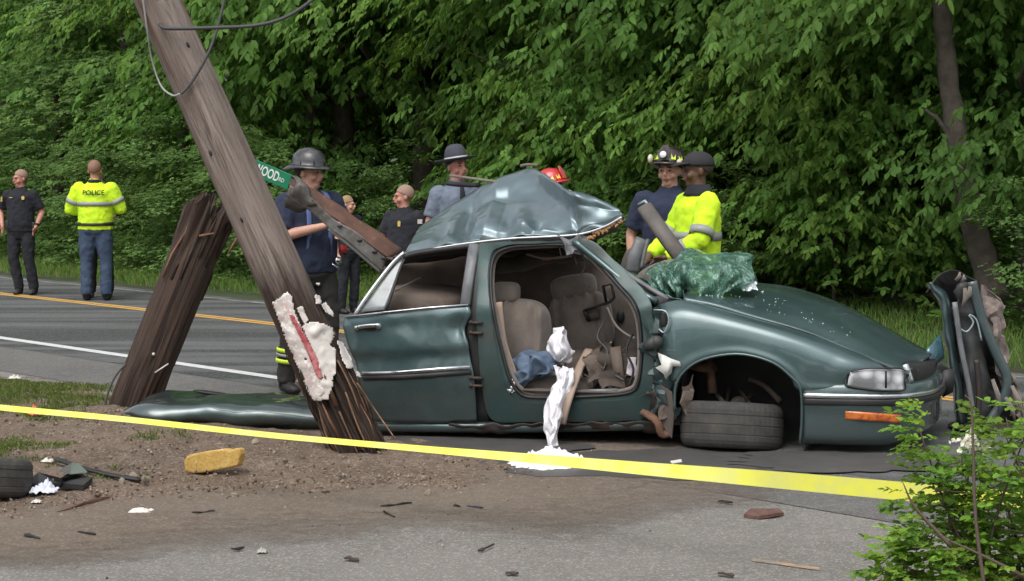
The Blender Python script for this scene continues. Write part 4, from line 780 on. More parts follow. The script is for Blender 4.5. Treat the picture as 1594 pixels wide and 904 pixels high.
def pole_mb(ln, r0, r1, seed, n=110, m=150, rough_lo=0.0, rough_hi=0.0, jag_top=0, jag_bot=0):
    vs = []; b = MB()
    for i in range(m):
        t = i / (m - 1); z = ln * t; r = r0 * (1 - t) + r1 * t
        for k in range(n):
            a = 2 * math.pi * k / n; q = Vector((math.cos(a) * 4, math.sin(a) * 4, z * .55 + seed))
            rg = .006 * noise.noise(q * 1.2) + .012 * min(0, noise.noise(Vector((q.x * 2.2, q.y * 2.2, q.z * .9))) + .12) - .012 * max(0, .10 - abs(noise.noise(Vector((q.x * 2.6, q.y * 2.6, q.z * .7 + 20))))) / .10 * max(0, noise.noise(Vector((q.x * .8, q.y * .8, q.z * 1.5 + 8))) + .25)
            e = max(0, 1 - z / rough_lo) if rough_lo else 0; e2 = max(0, 1 - (ln - z) / rough_hi) if rough_hi else 0; e = max(e, e2)
            rg += e * (.11 * noise.noise(Vector((q.x * 1.3, q.y * 1.3, q.z * 1.6 + 5))) - .035 + .035 * noise.noise(Vector((q.x * 3, q.y * 3, q.z * 3))))
            zz = z
            if jag_top: zz = min(z, ln - jag_top * (.5 + .9 * noise.noise(Vector((math.cos(a) * 2.2, math.sin(a) * 2.2, seed)))) + (.05 * noise.noise(Vector((math.cos(a) * 9, math.sin(a) * 9, seed)))))
            if jag_bot: zz = max(zz, jag_bot * (.5 + .9 * noise.noise(Vector((math.cos(a) * 3, math.sin(a) * 3, seed + 9)))))
            vs.append(((r + rg) * math.cos(a), (r + rg) * math.sin(a), zz))
    b.add(vs, [(i * n + k, i * n + (k + 1) % n, (i + 1) * n + (k + 1) % n, (i + 1) * n + k) for i in range(m - 1) for k in range(n)])
    for s, z in ((0, .12 if jag_bot else 0), (m - 1, ln - (jag_top * 1.2 if jag_top else 0))):
        c = len(b.v); b.v.append((0, 0, z)); b.f += [(c, s * n + k, s * n + (k + 1) % n) for k in range(n)]
    return b
def aim(o, a, c):                                 # put a thing at a with its own z along a->c
    a = Vector(a); c = Vector(c); q = (c - a).to_track_quat('Z', 'Y'); o.location = a; o.rotation_mode = 'QUATERNION'; o.rotation_quaternion = q; return (c - a).length, q.to_matrix()
PY = 13.02
p0 = AT(565, 716, PY); p1 = AT(241, -10, PY)
lp = thing('leaning_pole', 'weathered grey utility pole snapped at its base, leaning left across the car', 'utility pole')
plen, PM = aim(lp, p0 - (p1 - p0).normalized() * .03, p1)
PMT = PM.transposed()
def in_pole(p): return PMT @ (Vector(p) - lp.location)
pole_mb(6.6, .172, .108, 3, m=190, rough_lo=1.15, jag_bot=.16).build('shaft', POLEW, lp, world=False)
def ONP(px, py, off=.006):                        # a point on the pole's near side seen at this pixel
    d = ray(px, py); ax = (p1 - p0).normalized(); o = CP - p0
    dd = d - ax * d.dot(ax); oo = o - ax * o.dot(ax); z = 0.0; r = .170 + off
    for _ in range(4):
        A_ = dd.dot(dd); B_ = 2 * dd.dot(oo); C_ = oo.dot(oo) - r * r; D_ = max(0, B_ * B_ - 4 * A_ * C_); t = (-B_ - math.sqrt(D_)) / (2 * A_); P_ = CP + d * t; z = (P_ - p0).dot(ax); r = .172 - .0097 * z + off
    return P_
def torn(name, poly, mt, off=.016, step=2.2, curl=.02, seed=0, par=None):
    xs = [q[0] for q in poly]; ys = [q[1] for q in poly]; nx = int((max(xs) - min(xs)) / step) + 3; ny = int((max(ys) - min(ys)) / step) + 3; idx = {}; b = MB(); fs = []
    def V(i, j):
        if (i, j) not in idx:
            x = min(xs) + i * step; y = min(ys) + j * step; e = noise.noise(Vector((x * .05, y * .05, seed))); idx[(i, j)] = len(b.v)
            b.v.append(tuple(in_pole(ONP(x, y, off + curl * max(0, e) + .0012 * noise.noise(Vector((x * .2, y * .2, seed)))))))
        return idx[(i, j)]
    for i in range(nx):
        for j in range(ny):
            x = min(xs) + (i + .5) * step; y = min(ys) + (j + .5) * step
            if inside(x + 1.5 * noise.noise(Vector((x * .3, y * .3, 2))), y, poly): fs.append((V(i, j), V(i + 1, j), V(i + 1, j + 1), V(i, j + 1)))
    b.f = fs; return b.build(name, mt, par or lp, world=False, solid=.0015)
PAPER = mat('torn_white_paper', (.60, .54, .51), .8, n1=(9, (.52, .34, .32), .48, .72), n2=(30, (.80, .77, .74), .5, .6))
PAPER2 = mat('clean_white_paper', (.64, .60, .56), .8, n1=(22, (.5, .45, .41), .52, .7))
pa = torn('torn_poster', [(424, 471), (448, 454), (453, 459), (460, 489), (470, 510), (480, 540), (490, 566), (500, 590), (505, 612), (490, 625), (482, 615), (470, 585), (450, 540), (435, 500)], PAPER, seed=1)
torn('red_stripe', [(450, 490), (456, 490), (475, 522), (499, 568), (501, 590), (495, 590), (484, 560), (466, 522)], mat('red_print', (.38, .06, .07), .8, n1=(14, (.5, .2, .2), .45, .6)), off=.026, step=1.6, curl=.0, seed=1, par=lp)
torn('torn_poster', [(470, 507), (480, 502), (492, 501), (505, 504), (518, 510), (520, 523), (513, 537), (523, 543), (523, 578), (518, 590), (518, 602), (510, 622), (493, 624), (492, 608), (502, 590), (494, 560), (480, 530)], PAPER2, off=.018, seed=5, curl=.03)
for i, q in enumerate(([(462, 480), (470, 475), (480, 499), (474, 505)], [(490, 458), (498, 460), (500, 472), (492, 473)], [(500, 474), (507, 470), (519, 486), (519, 493), (506, 485)], [(525, 530), (533, 532), (546, 556), (552, 572), (540, 574), (531, 555)], [(552, 575), (560, 580), (562, 588), (555, 585)], [(489, 441), (498, 440), (497, 445)])):
    torn('paper_scrap', q, PAPER2, off=.016, step=1.5, seed=9 + i)
gR = random.Random(8)
for k in range(90):                               # splinters at the snapped base
    a = gR.uniform(0, 6.28); z0 = gR.uniform(0, .85) ** 1.3; l = gR.uniform(.12, .42); r_ = .165 + gR.uniform(-.012, .012); tw = gR.uniform(-.12, .12)
    q = [Vector((math.cos(a) * r_, math.sin(a) * r_, z0)), Vector((math.cos(a + tw * .5) * (r_ + .012), math.sin(a + tw * .5) * (r_ + .012), z0 + l * .5)), Vector((math.cos(a + tw) * (r_ - .005), math.sin(a + tw) * (r_ - .005), z0 + l))]
    b = MB(); w_ = gR.uniform(.004, .016); b.tube(q, [(w_, .004), (w_ * .8, .004), (.001, .001)], 5, side=(-math.sin(a), math.cos(a), 0)); b.build('splinter', FRESH if gR.random() < .25 else POLEW, lp, world=False)
for q, w_ in (([(556, 596), (585, 640), (619, 688)], .010), ([(538, 610), (556, 660), (574, 700)], .028), ([(528, 640), (550, 690), (560, 712)], .02), ([(525, 560), (545, 600), (560, 640)], .014)):
    b = MB(); P_ = [in_pole(ONP(x, y, .015)) if x < 600 else in_pole(AT(x, y, PY - .1)) for x, y in q]; b.tube(curve(P_, 8), [(w_, .005)] * 6 + [(w_ * .6, .004), (.002, .002)], 6); b.build('splinter', FRESH, lp, world=False)
for x, y in ((328, 238), (377, 342), (352, 118), (292, 70)): MB().ball(in_pole(ONP(x, y, -.004)), (.012, .012, .022), 8, 6).build('knot', BLACK, lp, world=False)
# cables on the pole
def cable(name, pts, r, label, mt, Y=PY - .2):
    o = MB().tube(curve([AT(x, y, (Y if len(q) == 0 else q[0])) for x, y, *q in pts], 40), r, 8).build(name, mt); return tag(o, label, 'cable')
cable('cable', [(248, 38, PY - .16), (262, 44), (330, 43), (400, 39), (450, 24), (500, -10)], .012, 'thick black cable running right from the leaning pole to the top edge', mat('cable_black', (.05, .05, .052), .6))
cable('cable', [(352, -10), (335, 55), (318, 95), (298, 128, PY - .17), (282, 146, PY - .16)], .009, 'thin dark cable dropping slantwise across the leaning pole', mat('cable_dark', (.075, .07, .068), .6))
cable('cable', [(222, -5, PY - .15), (229, 45, PY - .1), (236, 90, PY), (250, 132, PY), (268, 148, PY - .12), (280, 146, PY - .17)], .006, 'thin pale grey wire hanging in a loop left of the leaning pole', mat('wire_grey', (.33, .34, .33), .5))

# ------------------------------------------------------------------ stump
SY = 15.25
s0 = AT(200, 650, SY); s1 = AT(340, 300, SY)
st = thing('broken_pole_stump', 'dark brown splintered lower length of pole leaning right behind the green panel', 'pole stump')
sl, SM = aim(st, s0, s1)
pole_mb(sl, .172, .180, 17, m=150, rough_lo=.5, rough_hi=.55, jag_top=.24).build('shaft', STUMPW, st, world=False)
SMT = SM.transposed(); in_st = lambda p: SMT @ (Vector(p) - st.location)
for k in range(26):
    a = gR.uniform(0, 6.28); z0 = sl * gR.uniform(.5, .88); l = gR.uniform(.15, .4); r_ = .178; b = MB(); w_ = gR.uniform(.008, .02)
    b.tube([(math.cos(a) * r_, math.sin(a) * r_, z0), (math.cos(a) * (r_ + .006), math.sin(a) * (r_ + .006), z0 + l * .6), (math.cos(a + .1) * (r_ - .02), math.sin(a + .1) * (r_ - .02), min(sl + .02, z0 + l))], [(w_, .008), (w_, .008), (.003, .003)], 5, side=(-math.sin(a), math.cos(a), 0)); b.build('splinter', STUMPW, st, world=False)
b = MB(); b.tube([in_st(AT(x, y, SY - .15)) for x, y in ((253, 432), (268, 395), (290, 360), (296, 340))], [(.008, .01), (.016, .01), (.018, .01), (.004, .004)], 6); b.build('splinter', FRESH, st, world=False)
b = MB(); b.tube([in_st(AT(x, y, SY - .19)) for x, y in ((310, 367), (333, 363))], [(.004, .01), (.012, .008)], 6); b.build('splinter', FRESH, st, world=False)
b = MB(); b.tube([in_st(AT(x, y, SY - .19)) for x, y in ((241, 580), (262, 566))], [(.004, .006), (.008, .006)], 6); b.build('splinter', PAPER2, st, world=False)
b = MB(); b.tube([in_st(AT(x, y, SY - .1)) for x, y in ((355, 395), (372, 365))], [(.006, .01), (.014, .01)], 6); b.build('splinter', FRESH, st, world=False)
MB().ball(in_st(AT(239, 551, SY - .185)), .012, 8, 6).build('nail_tag', PAPER2, st, world=False)
tag(MB().tube(curve([AT(x, y, SY - .1) for x, y in ((196, 566), (180, 585), (168, 612), (161, 640))], 14), .008, 6).build('ground_wire', mat('cable_dark', (.07, .07, .07))), 'thin dark ground wire bowed out left of the brown stump', 'wire')

# ------------------------------------------------------------------ torn green panel on the ground
tp = thing('torn_body_panel', 'long dark teal body panel torn off and lying behind the leaning pole', 'car panel', tuple(AT(350, 662, 14.2)))
rows = [[AT(206, 634, 14.7), AT(250, 609, 14.95), AT(330, 609, 15), AT(420, 614, 15), AT(520, 619, 15)], [AT(200, 636, 14.5), AT(235, 624, 14.5), AT(320, 621, 14.5), AT(420, 624, 14.5), AT(520, 627, 14.5)], [AT(194, 640, 14.4), AT(228, 633, 14.28), AT(320, 632, 14.25), AT(420, 635, 14.25), AT(520, 637, 14.25)],
        [AT(197, 644, 14.35), AT(235, 650, 14.2), AT(320, 652, 14.2), AT(420, 655, 14.2), AT(520, 655, 14.2)], [AT(205, 646, 14.4), AT(250, 656, 14.28), AT(320, 662, 14.3), AT(420, 666, 14.3), AT(520, 665, 14.3)]]
patch(rows, 70, 30, lambda p, u, v: p + crumple(p, .022, 3.2) + crumple(p, .006, 11)).build('panel_skin', PAINT, tp, solid=.01)
b = MB(); b.tube(curve([AT(x, y, 14.47) for x, y in ((232, 625), (320, 622), (420, 625), (515, 628))], 30), .007, 6); b.build('edge_strip', BLACK, tp)
b = MB(); b.tube(curve([AT(x, y, 14.32) for x, y in ((240, 662), (320, 668), (420, 674), (520, 676))], 20), [(.03, .045)] * 20, 8); b.build('panel_underside', BLACK, tp)
b = MB(); sball(b, AT(332, 612, 14.85), (.30, .08, .03), .9, rot=rot3(0, 8, 0)); b.build('black_bracket', BLACK, tp)

# ------------------------------------------------------------------ bent channel beam and street sign
BY = 14.75
bm_ = thing('bent_steel_channel', 'rusty brown and grey steel channel sticking up left from behind the car roof', 'steel beam', tuple(AT(600, 410, BY)))
RG = mat('galvanised_steel', (.19, .185, .175), .5, metal=.35, n1=(7, (.10, .085, .075), .42, .65), n2=(26, (.28, .27, .26), .55, .7))
RB = mat('rust_brown_steel', (.13, .062, .042), .75, n1=(6, (.07, .04, .03), .4, .6), n2=(24, (.2, .12, .09), .55, .7))
up_ = [(450, 277), (480, 291), (519, 314), (570, 349), (626, 388)]; md = [(452, 289), (480, 306), (516, 336), (560, 368), (603, 403)]; lo = [(447, 303), (478, 325), (512, 354), (553, 387), (594, 422)]
patch([[AT(x, y, BY + .16) for x, y in up_], [AT(x, y, BY) for x, y in md]], 40, 8, small(.014, 6)).build('flange', RB, bm_, solid=.010)
patch([[AT(x, y, BY) for x, y in md], [AT(x, y, BY + .01) for x, y in lo]], 40, 10, small(.02, 5)).build('web', RG, bm_, solid=.010)
b = MB(); b.tube(curve([AT(x, y, BY + .03) for x, y in ((512, 355), (553, 388), (594, 423))], 20), [(.016, .012)] * 20, 6); b.build('lower_flange', mat('bare_steel', (.36, .36, .35), .45, metal=.4), bm_)
for x, y in ((529, 352), (560, 374), (583, 392), (597, 402)): MB().ball(AT(x, y, BY - .012), (.02, .006, .011), 10, 6).build('bolt_hole', BLACK, bm_)
patch([[AT(447, 268, BY), AT(458, 270, BY), AT(466, 284, BY)], [AT(450, 290, BY), AT(465, 296, BY - .04), AT(482, 300, BY)], [AT(446, 322, BY), AT(462, 326, BY + .03), AT(486, 328, BY)]], 8, 8, small(.06, 9)).build('torn_end', mat('torn_grey_steel', (.11, .10, .095), .6, metal=.3, n1=(12, (.25, .2, .17), .5, .65)), bm_, solid=.008)
sg = thing('street_sign', 'green street name sign with white lettering poking out right of the leaning pole', 'street sign')
a_ = AT(384, 243, 14.9); c_ = AT(449, 271, 14.82); xdir = (c_ - a_).normalized(); dn = (AT(455, 295, 14.82) - c_); ydir = -(dn - xdir * dn.dot(xdir)).normalized(); zdir = xdir.cross(ydir)
sg.matrix_world = Matrix(((xdir.x, ydir.x, zdir.x, c_.x), (xdir.y, ydir.y, zdir.y, c_.y), (xdir.z, ydir.z, zdir.z, c_.z), (0, 0, 0, 1)))
sb = MB().box((-.27, -.052, 0), (.60, .115, .006)).build('sign_blade', mat('sign_green', (.01, .20, .10), .4), sg, world=False, smooth=False, bevel=.004)
def text_mesh(name, body, size, mt, parent, M, depth=.001, align='CENTER', bold=.0):
    cu = bpy.data.curves.new(name, 'FONT'); cu.body = body; cu.size = size; cu.extrude = depth; cu.align_x = align; cu.align_y = 'CENTER'; cu.offset = bold
    o = bpy.data.objects.new('t', cu); COL.objects.link(o); me = bpy.data.meshes.new_from_object(o.evaluated_get(bpy.context.evaluated_depsgraph_get())); bpy.data.objects.remove(o); me.name = name; me.materials.clear(); me.materials.append(mt)
    me.transform(M); return link_mesh(name, me, parent)
WHITEP = mat('white_reflective', (.75, .77, .75), .5)
text_mesh('lettering', 'TWOOD', .098, WHITEP, sg, Matrix.Translation((-.058, -.052, .005)) @ Matrix.Scale(.60, 4, (1, 0, 0)), align='RIGHT', bold=.002)
text_mesh('lettering', 'RD', .042, WHITEP, sg, Matrix.Translation((-.012, -.060, .005)) @ Matrix.Scale(.8, 4, (1, 0, 0)), align='RIGHT')

# ------------------------------------------------------------------ torn door standing at the right
DY = 14.3
td = thing('torn_off_door', 'crumpled dark teal car door standing on end right of the wreck nose', 'car door', tuple(AT(1520, 665, DY)))
lf = [(1443, 440), (1452, 456), (1464, 482), (1470, 528), (1480, 590), (1489, 658)]; l2 = [(1460, 444), (1474, 460), (1482, 486), (1486, 530), (1496, 592), (1505, 658)]
patch([[AT(x, y, DY + .05) for x, y in lf], [AT((a[0] + c[0]) / 2 - 2, a[1], DY - .06) for a, c in zip(lf, l2)], [AT(x, y, DY + .03) for x, y in l2]], 40, 10, small(.015, 8)).build('outer_skin', PAINT, td, solid=.008)
patch([[AT(1447, 441, DY + .05), AT(1480, 432, DY + .1), AT(1512, 440, DY + .05)], [AT(1478, 500, DY + .2), AT(1505, 500, DY + .3), AT(1530, 500, DY + .2)], [AT(1488, 580, DY + .2), AT(1520, 580, DY + .3), AT(1560, 580, DY + .2)], [AT(1498, 660, DY + .1), AT(1530, 664, DY + .2), AT(1588, 660, DY + .1)]], 12, 16, small(.09, 6)).build('inner_panel', BLACK, td, solid=.01, smooth=False)
patch([[AT(1485, 448, DY), AT(1500, 442, DY - .03), AT(1514, 446, DY)], [AT(1490, 520, DY + .05), AT(1510, 520, DY), AT(1532, 520, DY + .05)], [AT(1500, 655, DY + .05), AT(1520, 658, DY), AT(1545, 655, DY + .05)]], 8, 18, small(.06, 9, 2)).build('inner_panel', GREYTR if False else mat('dark_grey_panel', (.055, .058, .06), .5, n1=(6, (.03, .03, .03), .4, .6)), td, solid=.01)
b = MB(); b.tube(curve([AT(x, y, DY - .03) for x, y in ((1513, 438), (1521, 470), (1532, 505), (1550, 548), (1568, 590), (1560, 625), (1538, 660))], 40), [(.035, .02)] * 40, 8); b.build('door_frame', mat('dull_teal', (.05, .075, .078), .4, coat=.5, n1=(8, (.1, .1, .1), .5, .7)), td)
b = MB(); b.tube(curve([AT(x, y, DY - .06) for x, y in ((1486, 470), (1496, 540), (1508, 600), (1516, 655))], 20), [(.02, .012)] * 20, 8); b.build('door_rib', GREYTR, td)
b = MB(); b.tube(curve([AT(x, y, DY - .06) for x, y in ((1520, 560), (1524, 610), (1522, 660))], 20), [(.02, .012)] * 20, 8); b.build('door_rib', DARKST, td)
b = MB(); b.tube(curve([AT(x, y, DY - .05) for x, y in ((1492, 510), (1505, 516), (1515, 502), (1508, 490), (1520, 498), (1528, 530))], 30), .007, 6); b.build('loose_wire', mat('bare_edge', (.3, .36, .37)), td)
patch([[AT(1526, 447, DY + .1), AT(1548, 452, DY + .05), AT(1565, 474, DY + .1)], [AT(1534, 500, DY + .1), AT(1550, 500, DY), AT(1562, 500, DY + .1)], [AT(1550, 560, DY + .1), AT(1560, 560, DY), AT(1570, 560, DY + .1)], [AT(1566, 610, DY + .05), AT(1580, 612, DY), AT(1592, 622, DY + .05)], [AT(1572, 650, DY + .05), AT(1586, 655, DY), AT(1600, 660, DY + .05)]], 7, 22, small(.07, 9, 7)).build('torn_lining', mat('pinkish_lining', (.25, .20, .18), .85, n1=(9, (.10, .08, .07), .42, .62)), td, solid=.006, smooth=False)
for k, (x, y, x2, y2) in enumerate(((1502, 448, 1498, 478), (1510, 446, 1502, 470), (1575, 600, 1592, 650), (1565, 618, 1580, 655), (1488, 436, 1494, 424), (1497, 438, 1500, 428), (1545, 590, 1556, 640))):
    b = MB(); b.tube([AT(x, y, DY - .08), AT((x + x2) / 2 + 3, (y + y2) / 2, DY - .1), AT(x2, y2, DY - .08)], [(.012, .008), (.018, .008), (.006, .006)], 6); b.build('torn_strip', TAN, td)
patch([[AT(1434, 553, DY - .25), AT(1448, 538, DY - .25), AT(1464, 518, DY - .1)], [AT(1434, 568, DY - .32), AT(1450, 562, DY - .3), AT(1468, 546, DY - .15)], [AT(1442, 576, DY - .2), AT(1454, 571, DY - .2), AT(1469, 556, DY - .1)]], 16, 16).build('mirror_shell', mat('mirror_blue_teal', (.05, .13, .17), .25, metal=.3, coat=1), td, solid=.012)
MB().box(AT(1460, 576, DY - .2), (.10, .10, .10), rot3(10, 25, 20)).build('mirror_base', BLACK, td, bevel=.012)
sball(MB(), AT(1533, 664, DY), (.5, .5, .05), .8).build('ground_scrap', DARKST, td)

# ------------------------------------------------------------------ caution tape
b = MB(); pts = [(-160, 616, 4, 12.9), (0, 634, 4.5, 12.4), (200, 653, 4.5, 11.9), (420, 677, 4.5, 11.35), (640, 697, 5, 10.9), (800, 711, 7, 10.5), (1000, 729, 10, 9.9), (1200, 746, 13, 9.3), (1400, 764, 14.5, 8.8), (1600, 781, 15, 8.35), (1760, 796, 15, 8.0)]
W_ = crm(len(pts), 160) @ np.array(pts, float); vs = []
for x, y, h_, Y in W_:
    tl = math.sqrt(max(0, .0375 ** 2 - (h_ / F * Y) ** 2))
    for s, o in ((-1, -1), (-.3, -.3), (.3, .3), (1, 1)): vs.append(AT(x, y + s * h_, Y - o * tl))
b.add(vs, [(i * 4 + k, i * 4 + k + 1, i * 4 + k + 5, i * 4 + k + 4) for i in range(len(W_) - 1) for k in range(3)])
tm = mat('caution_yellow', (.90, .88, .10), .45, n1=(5, (.80, .80, .22), .4, .6)); N = tm.node_tree.nodes; tr_ = N.new('ShaderNodeBsdfTranslucent'); tr_.inputs[0].default_value = (.8, .8, .12, 1); ms = N.new('ShaderNodeMixShader'); ms.inputs[0].default_value = .15
tm.node_tree.links.new(N['Principled BSDF'].outputs[0], ms.inputs[1]); tm.node_tree.links.new(tr_.outputs[0], ms.inputs[2]); tm.node_tree.links.new(ms.outputs[0], N['Material Output'].inputs[0])
tag(b.build('caution_tape', tm), 'yellow caution tape stretched low across the whole scene in front of the wreck', 'caution tape')

# ------------------------------------------------------------------ clothes
CLOTH = mat('white_cotton', (.80, .78, .82), .9, n1=(16, (.66, .63, .72), .5, .7), bump=(40, .3, .01))
DENIM = mat('blue_denim', (.085, .125, .19), .95, n1=(8, (.16, .21, .28), .45, .65), bump=(120, .5, .004))
def cloth(name, rows, nu, nv, mt, label, cat, amp=.03, sc=14, fold=.012, seed=0):
    o = patch(rows, nu, nv, lambda p, u, v: p - NF * (fold * 1.6 * (1 - 2 * abs(math.sin(u * 8 + 2.5 * v + 1.5 * math.sin(v * 7)))) + fold * .5 * math.sin(u * 37 + v * 9)) + crumple(p, amp, sc, seed)).build(name, mt, None, solid=.006); return tag(o, label, cat)
cloth('white_garment', [[K(866, 513, .3), K(872, 510, .25), K(878, 516, .3)], [K(852, 535, .3), K(872, 530, .12), K(888, 538, .3)], [K(853, 552, .3), K(872, 556, .1), K(893, 550, .3)], [K(864, 562, .3), K(878, 567, .2), K(890, 560, .3)]], 30, 30, CLOTH, 'bunched white garment hooked on the belt inside the door opening, above the jeans', 'garment')
cloth('white_shirt', [[K(864, 568, .16), K(878, 569, .08), K(892, 573, .14)], [K(866, 590, .10), K(878, 592, -.02), K(893, 590, .06)], [K(851, 620, .0), K(868, 622, -.10), K(884, 622, .0)], [K(845, 650, -.05), K(862, 655, -.14), K(878, 650, -.05)], [K(850, 675, -.08), K(860, 680, -.16), K(869, 676, -.08)], [K(851, 704, -.10), K(862, 706, -.2), K(872, 704, -.1)]], 30, 60, CLOTH, 'long white shirt hanging out of the door opening over the sill', 'shirt', amp=.025)
b = MB(); b.bar(K(868, 566, .12), K(880, 569, .10), .02, .03); tag(b.build('black_knot', BLACK), 'small black knot between the two white garments', 'knot')
cloth('blue_jeans', [[K(800, 562, .4), K(822, 548, .4), K(845, 543, .42), K(862, 556, .4)], [K(794, 575, .2), K(820, 568, .12), K(845, 560, .12), K(868, 568, .2)], [K(790, 590, .15), K(818, 588, .08), K(842, 580, .1), K(864, 577, .15)], [K(790, 604, .2), K(806, 606, .12), K(830, 592, .2), K(860, 582, .25)]], 50, 40, DENIM, 'rumpled blue jeans lying on the seat in the door opening', 'jeans', amp=.06, sc=9)
cloth('white_rag', [[K(790, 592, .12), K(797, 590, .08), K(803, 594, .12)], [K(788, 606, .10), K(797, 604, .05), K(806, 606, .1)], [K(790, 612, .10), K(802, 611, .05), K(816, 612, .1)]], 16, 16, CLOTH, 'small white rag at the lower rear corner of the door opening', 'rag')
belt = MB(); bp = curve([K(917, 543, .45), K(905, 565, .30), K(894, 592, .10), K(884, 620, -.04), K(877, 645, -.06), K(874, 659, -.04)], 24)
belt.tube(bp, [(.034, .004)] * 24, 6, side=tuple(HD)); belt.build('seat_belt', mat('tan_webbing', (.33, .25, .20), .85), car)
b = MB(); b.tube(curve([K(776, 470, .16), K(783, 530, .16), K(797, 575, .16), K(806, 600, .16)], 20), [(.026, .004)] * 20, 6, side=tuple(HD)); b.build('seat_belt', mat('tan_webbing', (.33, .25, .2)), car)
# pile on the ground
b = MB(); vs = []; nx, ny = 60, 40; c_ = G(858, 724)
for i in range(ny):
    for j in range(nx):
        u = j / (nx - 1) * 2 - 1; v = i / (ny - 1) * 2 - 1; r_ = math.hypot(u, v * .95); x = u * .30; y = v * .26
        h_ = max(0, 1 - r_ ** 2) * .085 - .10 * abs(noise.noise(Vector((u * 3.5, v * 3, 1)))) + .03 * noise.noise(Vector((u * 11, v * 9, 2))) + .03 * ga(u, .05, .25) * ga(v, .1, .4); k_ = 1 + .22 * noise.noise(Vector((u * 2.5, v * 2.5, 8)))
        vs.append(c_ + Vector((x * k_, y * k_, max(.004, h_) if r_ < 1.02 else .003)))
fs = [(i * nx + j, i * nx + j + 1, (i + 1) * nx + j + 1, (i + 1) * nx + j) for i in range(ny - 1) for j in range(nx - 1) if math.hypot((j + .5) / (nx - 1) * 2 - 1, (i + .5) / (ny - 1) * 2 - 1) < 1.0]
b.add(vs, fs); tag(b.build('white_cloth_pile', mat('bright_white_cotton', (.82, .80, .78), .9, n1=(14, (.7, .68, .66), .5, .7)), solid=.006), 'crumpled pile of white cloth on the asphalt below the door opening', 'cloth')

# ------------------------------------------------------------------ debris on the ground
def tyre_mb(c, rot): return MB().lathe([(r, z * 1.05) for r, z in prof], c, 72, rot)
t0 = GB(-66, 778); o = tyre_mb(Vector((t0.x, t0.y + .30, t0.z + .085)), rot3(-9, 3, 0)).build('loose_tyre', RUBBER, autos=R(18)); tag(o, 'dusty black tyre lying flat, cut off by the left edge', 'tyre')
fY = GB(330, 736).y
fb = [AT(x, y, fY) for x, y in ((287, 733), (286, 718), (290, 710), (297, 707), (322, 702), (350, 698), (360, 701), (366, 697), (373, 698), (375, 706), (370, 725), (352, 729), (320, 735), (300, 737))]
b = MB(); b.poly(fb, Vector((.02, .09, -.01))); tag(b.build('foam_block', mat('yellow_foam', (.56, .36, .10), .9, n1=(18, (.68, .48, .2), .5, .7), n2=(60, (.40, .23, .06), .5, .7), bump=(60, .6, .01)), smooth=False, bevel=.01), 'broken block of yellow foam lying on the dirt', 'foam block')
b = MB(); b.tube(curve([GB(88, 722, .03), GB(130, 734, .02), GB(175, 745, .02), GB(219, 752, .02)], 14), [(.022, .012)] * 14, 6); tag(b.build('black_trim_strip', BLACK), 'long straight black plastic strip lying across the dirt at the left', 'trim strip')
def shard(name, poly, mt, label, cat, z=.012, th=.01, lift=0.0, grp=None):
    pts = [GB(x, y, z + lift * (i % 2)) for i, (x, y) in enumerate(poly)]
    o = MB().poly(pts, (0, 0, -th)).build(name, mt, smooth=False); return tag(o, label, cat, grp)
shard('black_plastic_tray', [(42, 758), (60, 748), (95, 752), (120, 740), (132, 748), (144, 756), (130, 763), (92, 765), (60, 762)], BLACK, 'flat broken black plastic tray beside the loose tyre', 'plastic tray', z=.03, th=.03, lift=.02)
shard('glass_fragment', [(92, 752), (112, 740), (122, 740), (136, 754), (110, 757)], mat('grey_glass', (.26, .29, .28), .15, coat=1), 'grey mirror fragment lying on the black plastic tray', 'glass fragment', z=.075, th=.006)
def rag(px, py, sx, sy, h, mt, label, cat, name, seed):
    b = MB(); n = 18; c_ = GB(px, py); z0 = 0; vs = []
    for i in range(n):
        for j in range(n):
            u = j / (n - 1) * 2 - 1; v = i / (n - 1) * 2 - 1; r_ = max(abs(u), abs(v)); vs.append(c_ + Vector((u * sx * (1 + .3 * noise.noise(Vector((u, v, seed)))), v * sy, z0 + .006 + h * max(0, 1 - r_ * .8) * (.6 + .9 * noise.noise(Vector((u * 3, v * 3, seed + 3)))))))
    b.add(vs, [(i * n + j, i * n + j + 1, (i + 1) * n + j + 1, (i + 1) * n + j) for i in range(n - 1) for j in range(n - 1)]); return tag(b.build(name, mt, solid=.003), label, cat)
rag(70, 768, .07, .07, .09, mat('bluish_tissue', (.62, .64, .74), .9), 'crumpled bluish white tissue beside the loose tyre', 'tissue', 'crumpled_tissue', 1)
rag(219, 798, .06, .05, .03, PAPER2, 'scrap of white paper on the asphalt left of the foam block', 'paper', 'paper_scrap', 2)
rag(57, 783, .025, .03, .02, PAPER2, 'tiny white scrap just below the bluish tissue', 'paper', 'paper_scrap', 3)
rag(74, 720, .035, .03, .03, PAPER2, 'pale crumpled scrap at the left end of the black strip', 'paper', 'paper_scrap', 4)
rag(408, 861, .022, .03, .03, mat('grey_scrap', (.36, .36, .33), .9), 'small grey white scrap on the asphalt in the foreground', 'paper', 'paper_scrap', 5)
rag(23, 590, .05, .05, .04, PAPER2, 'pale scrap in the grass beside the road at far left', 'paper', 'paper_scrap', 6)
b = MB(); c_ = G(52, 641); z0 = bank_z(c_.x, c_.y)
b.tube([c_ + Vector((0, 0, z0)), c_ + Vector((0, 0, z0 + .05))], .003, 5); b.build('x', BLACK); bpy.data.objects.remove(bpy.data.objects['x'])
rag(54, 648, .05, .03, .09, mat('marker_orange', (.75, .17, .04), .7), 'small bright orange marker ribbon on the grass below the tape', 'marker ribbon', 'orange_ribbon', 7)
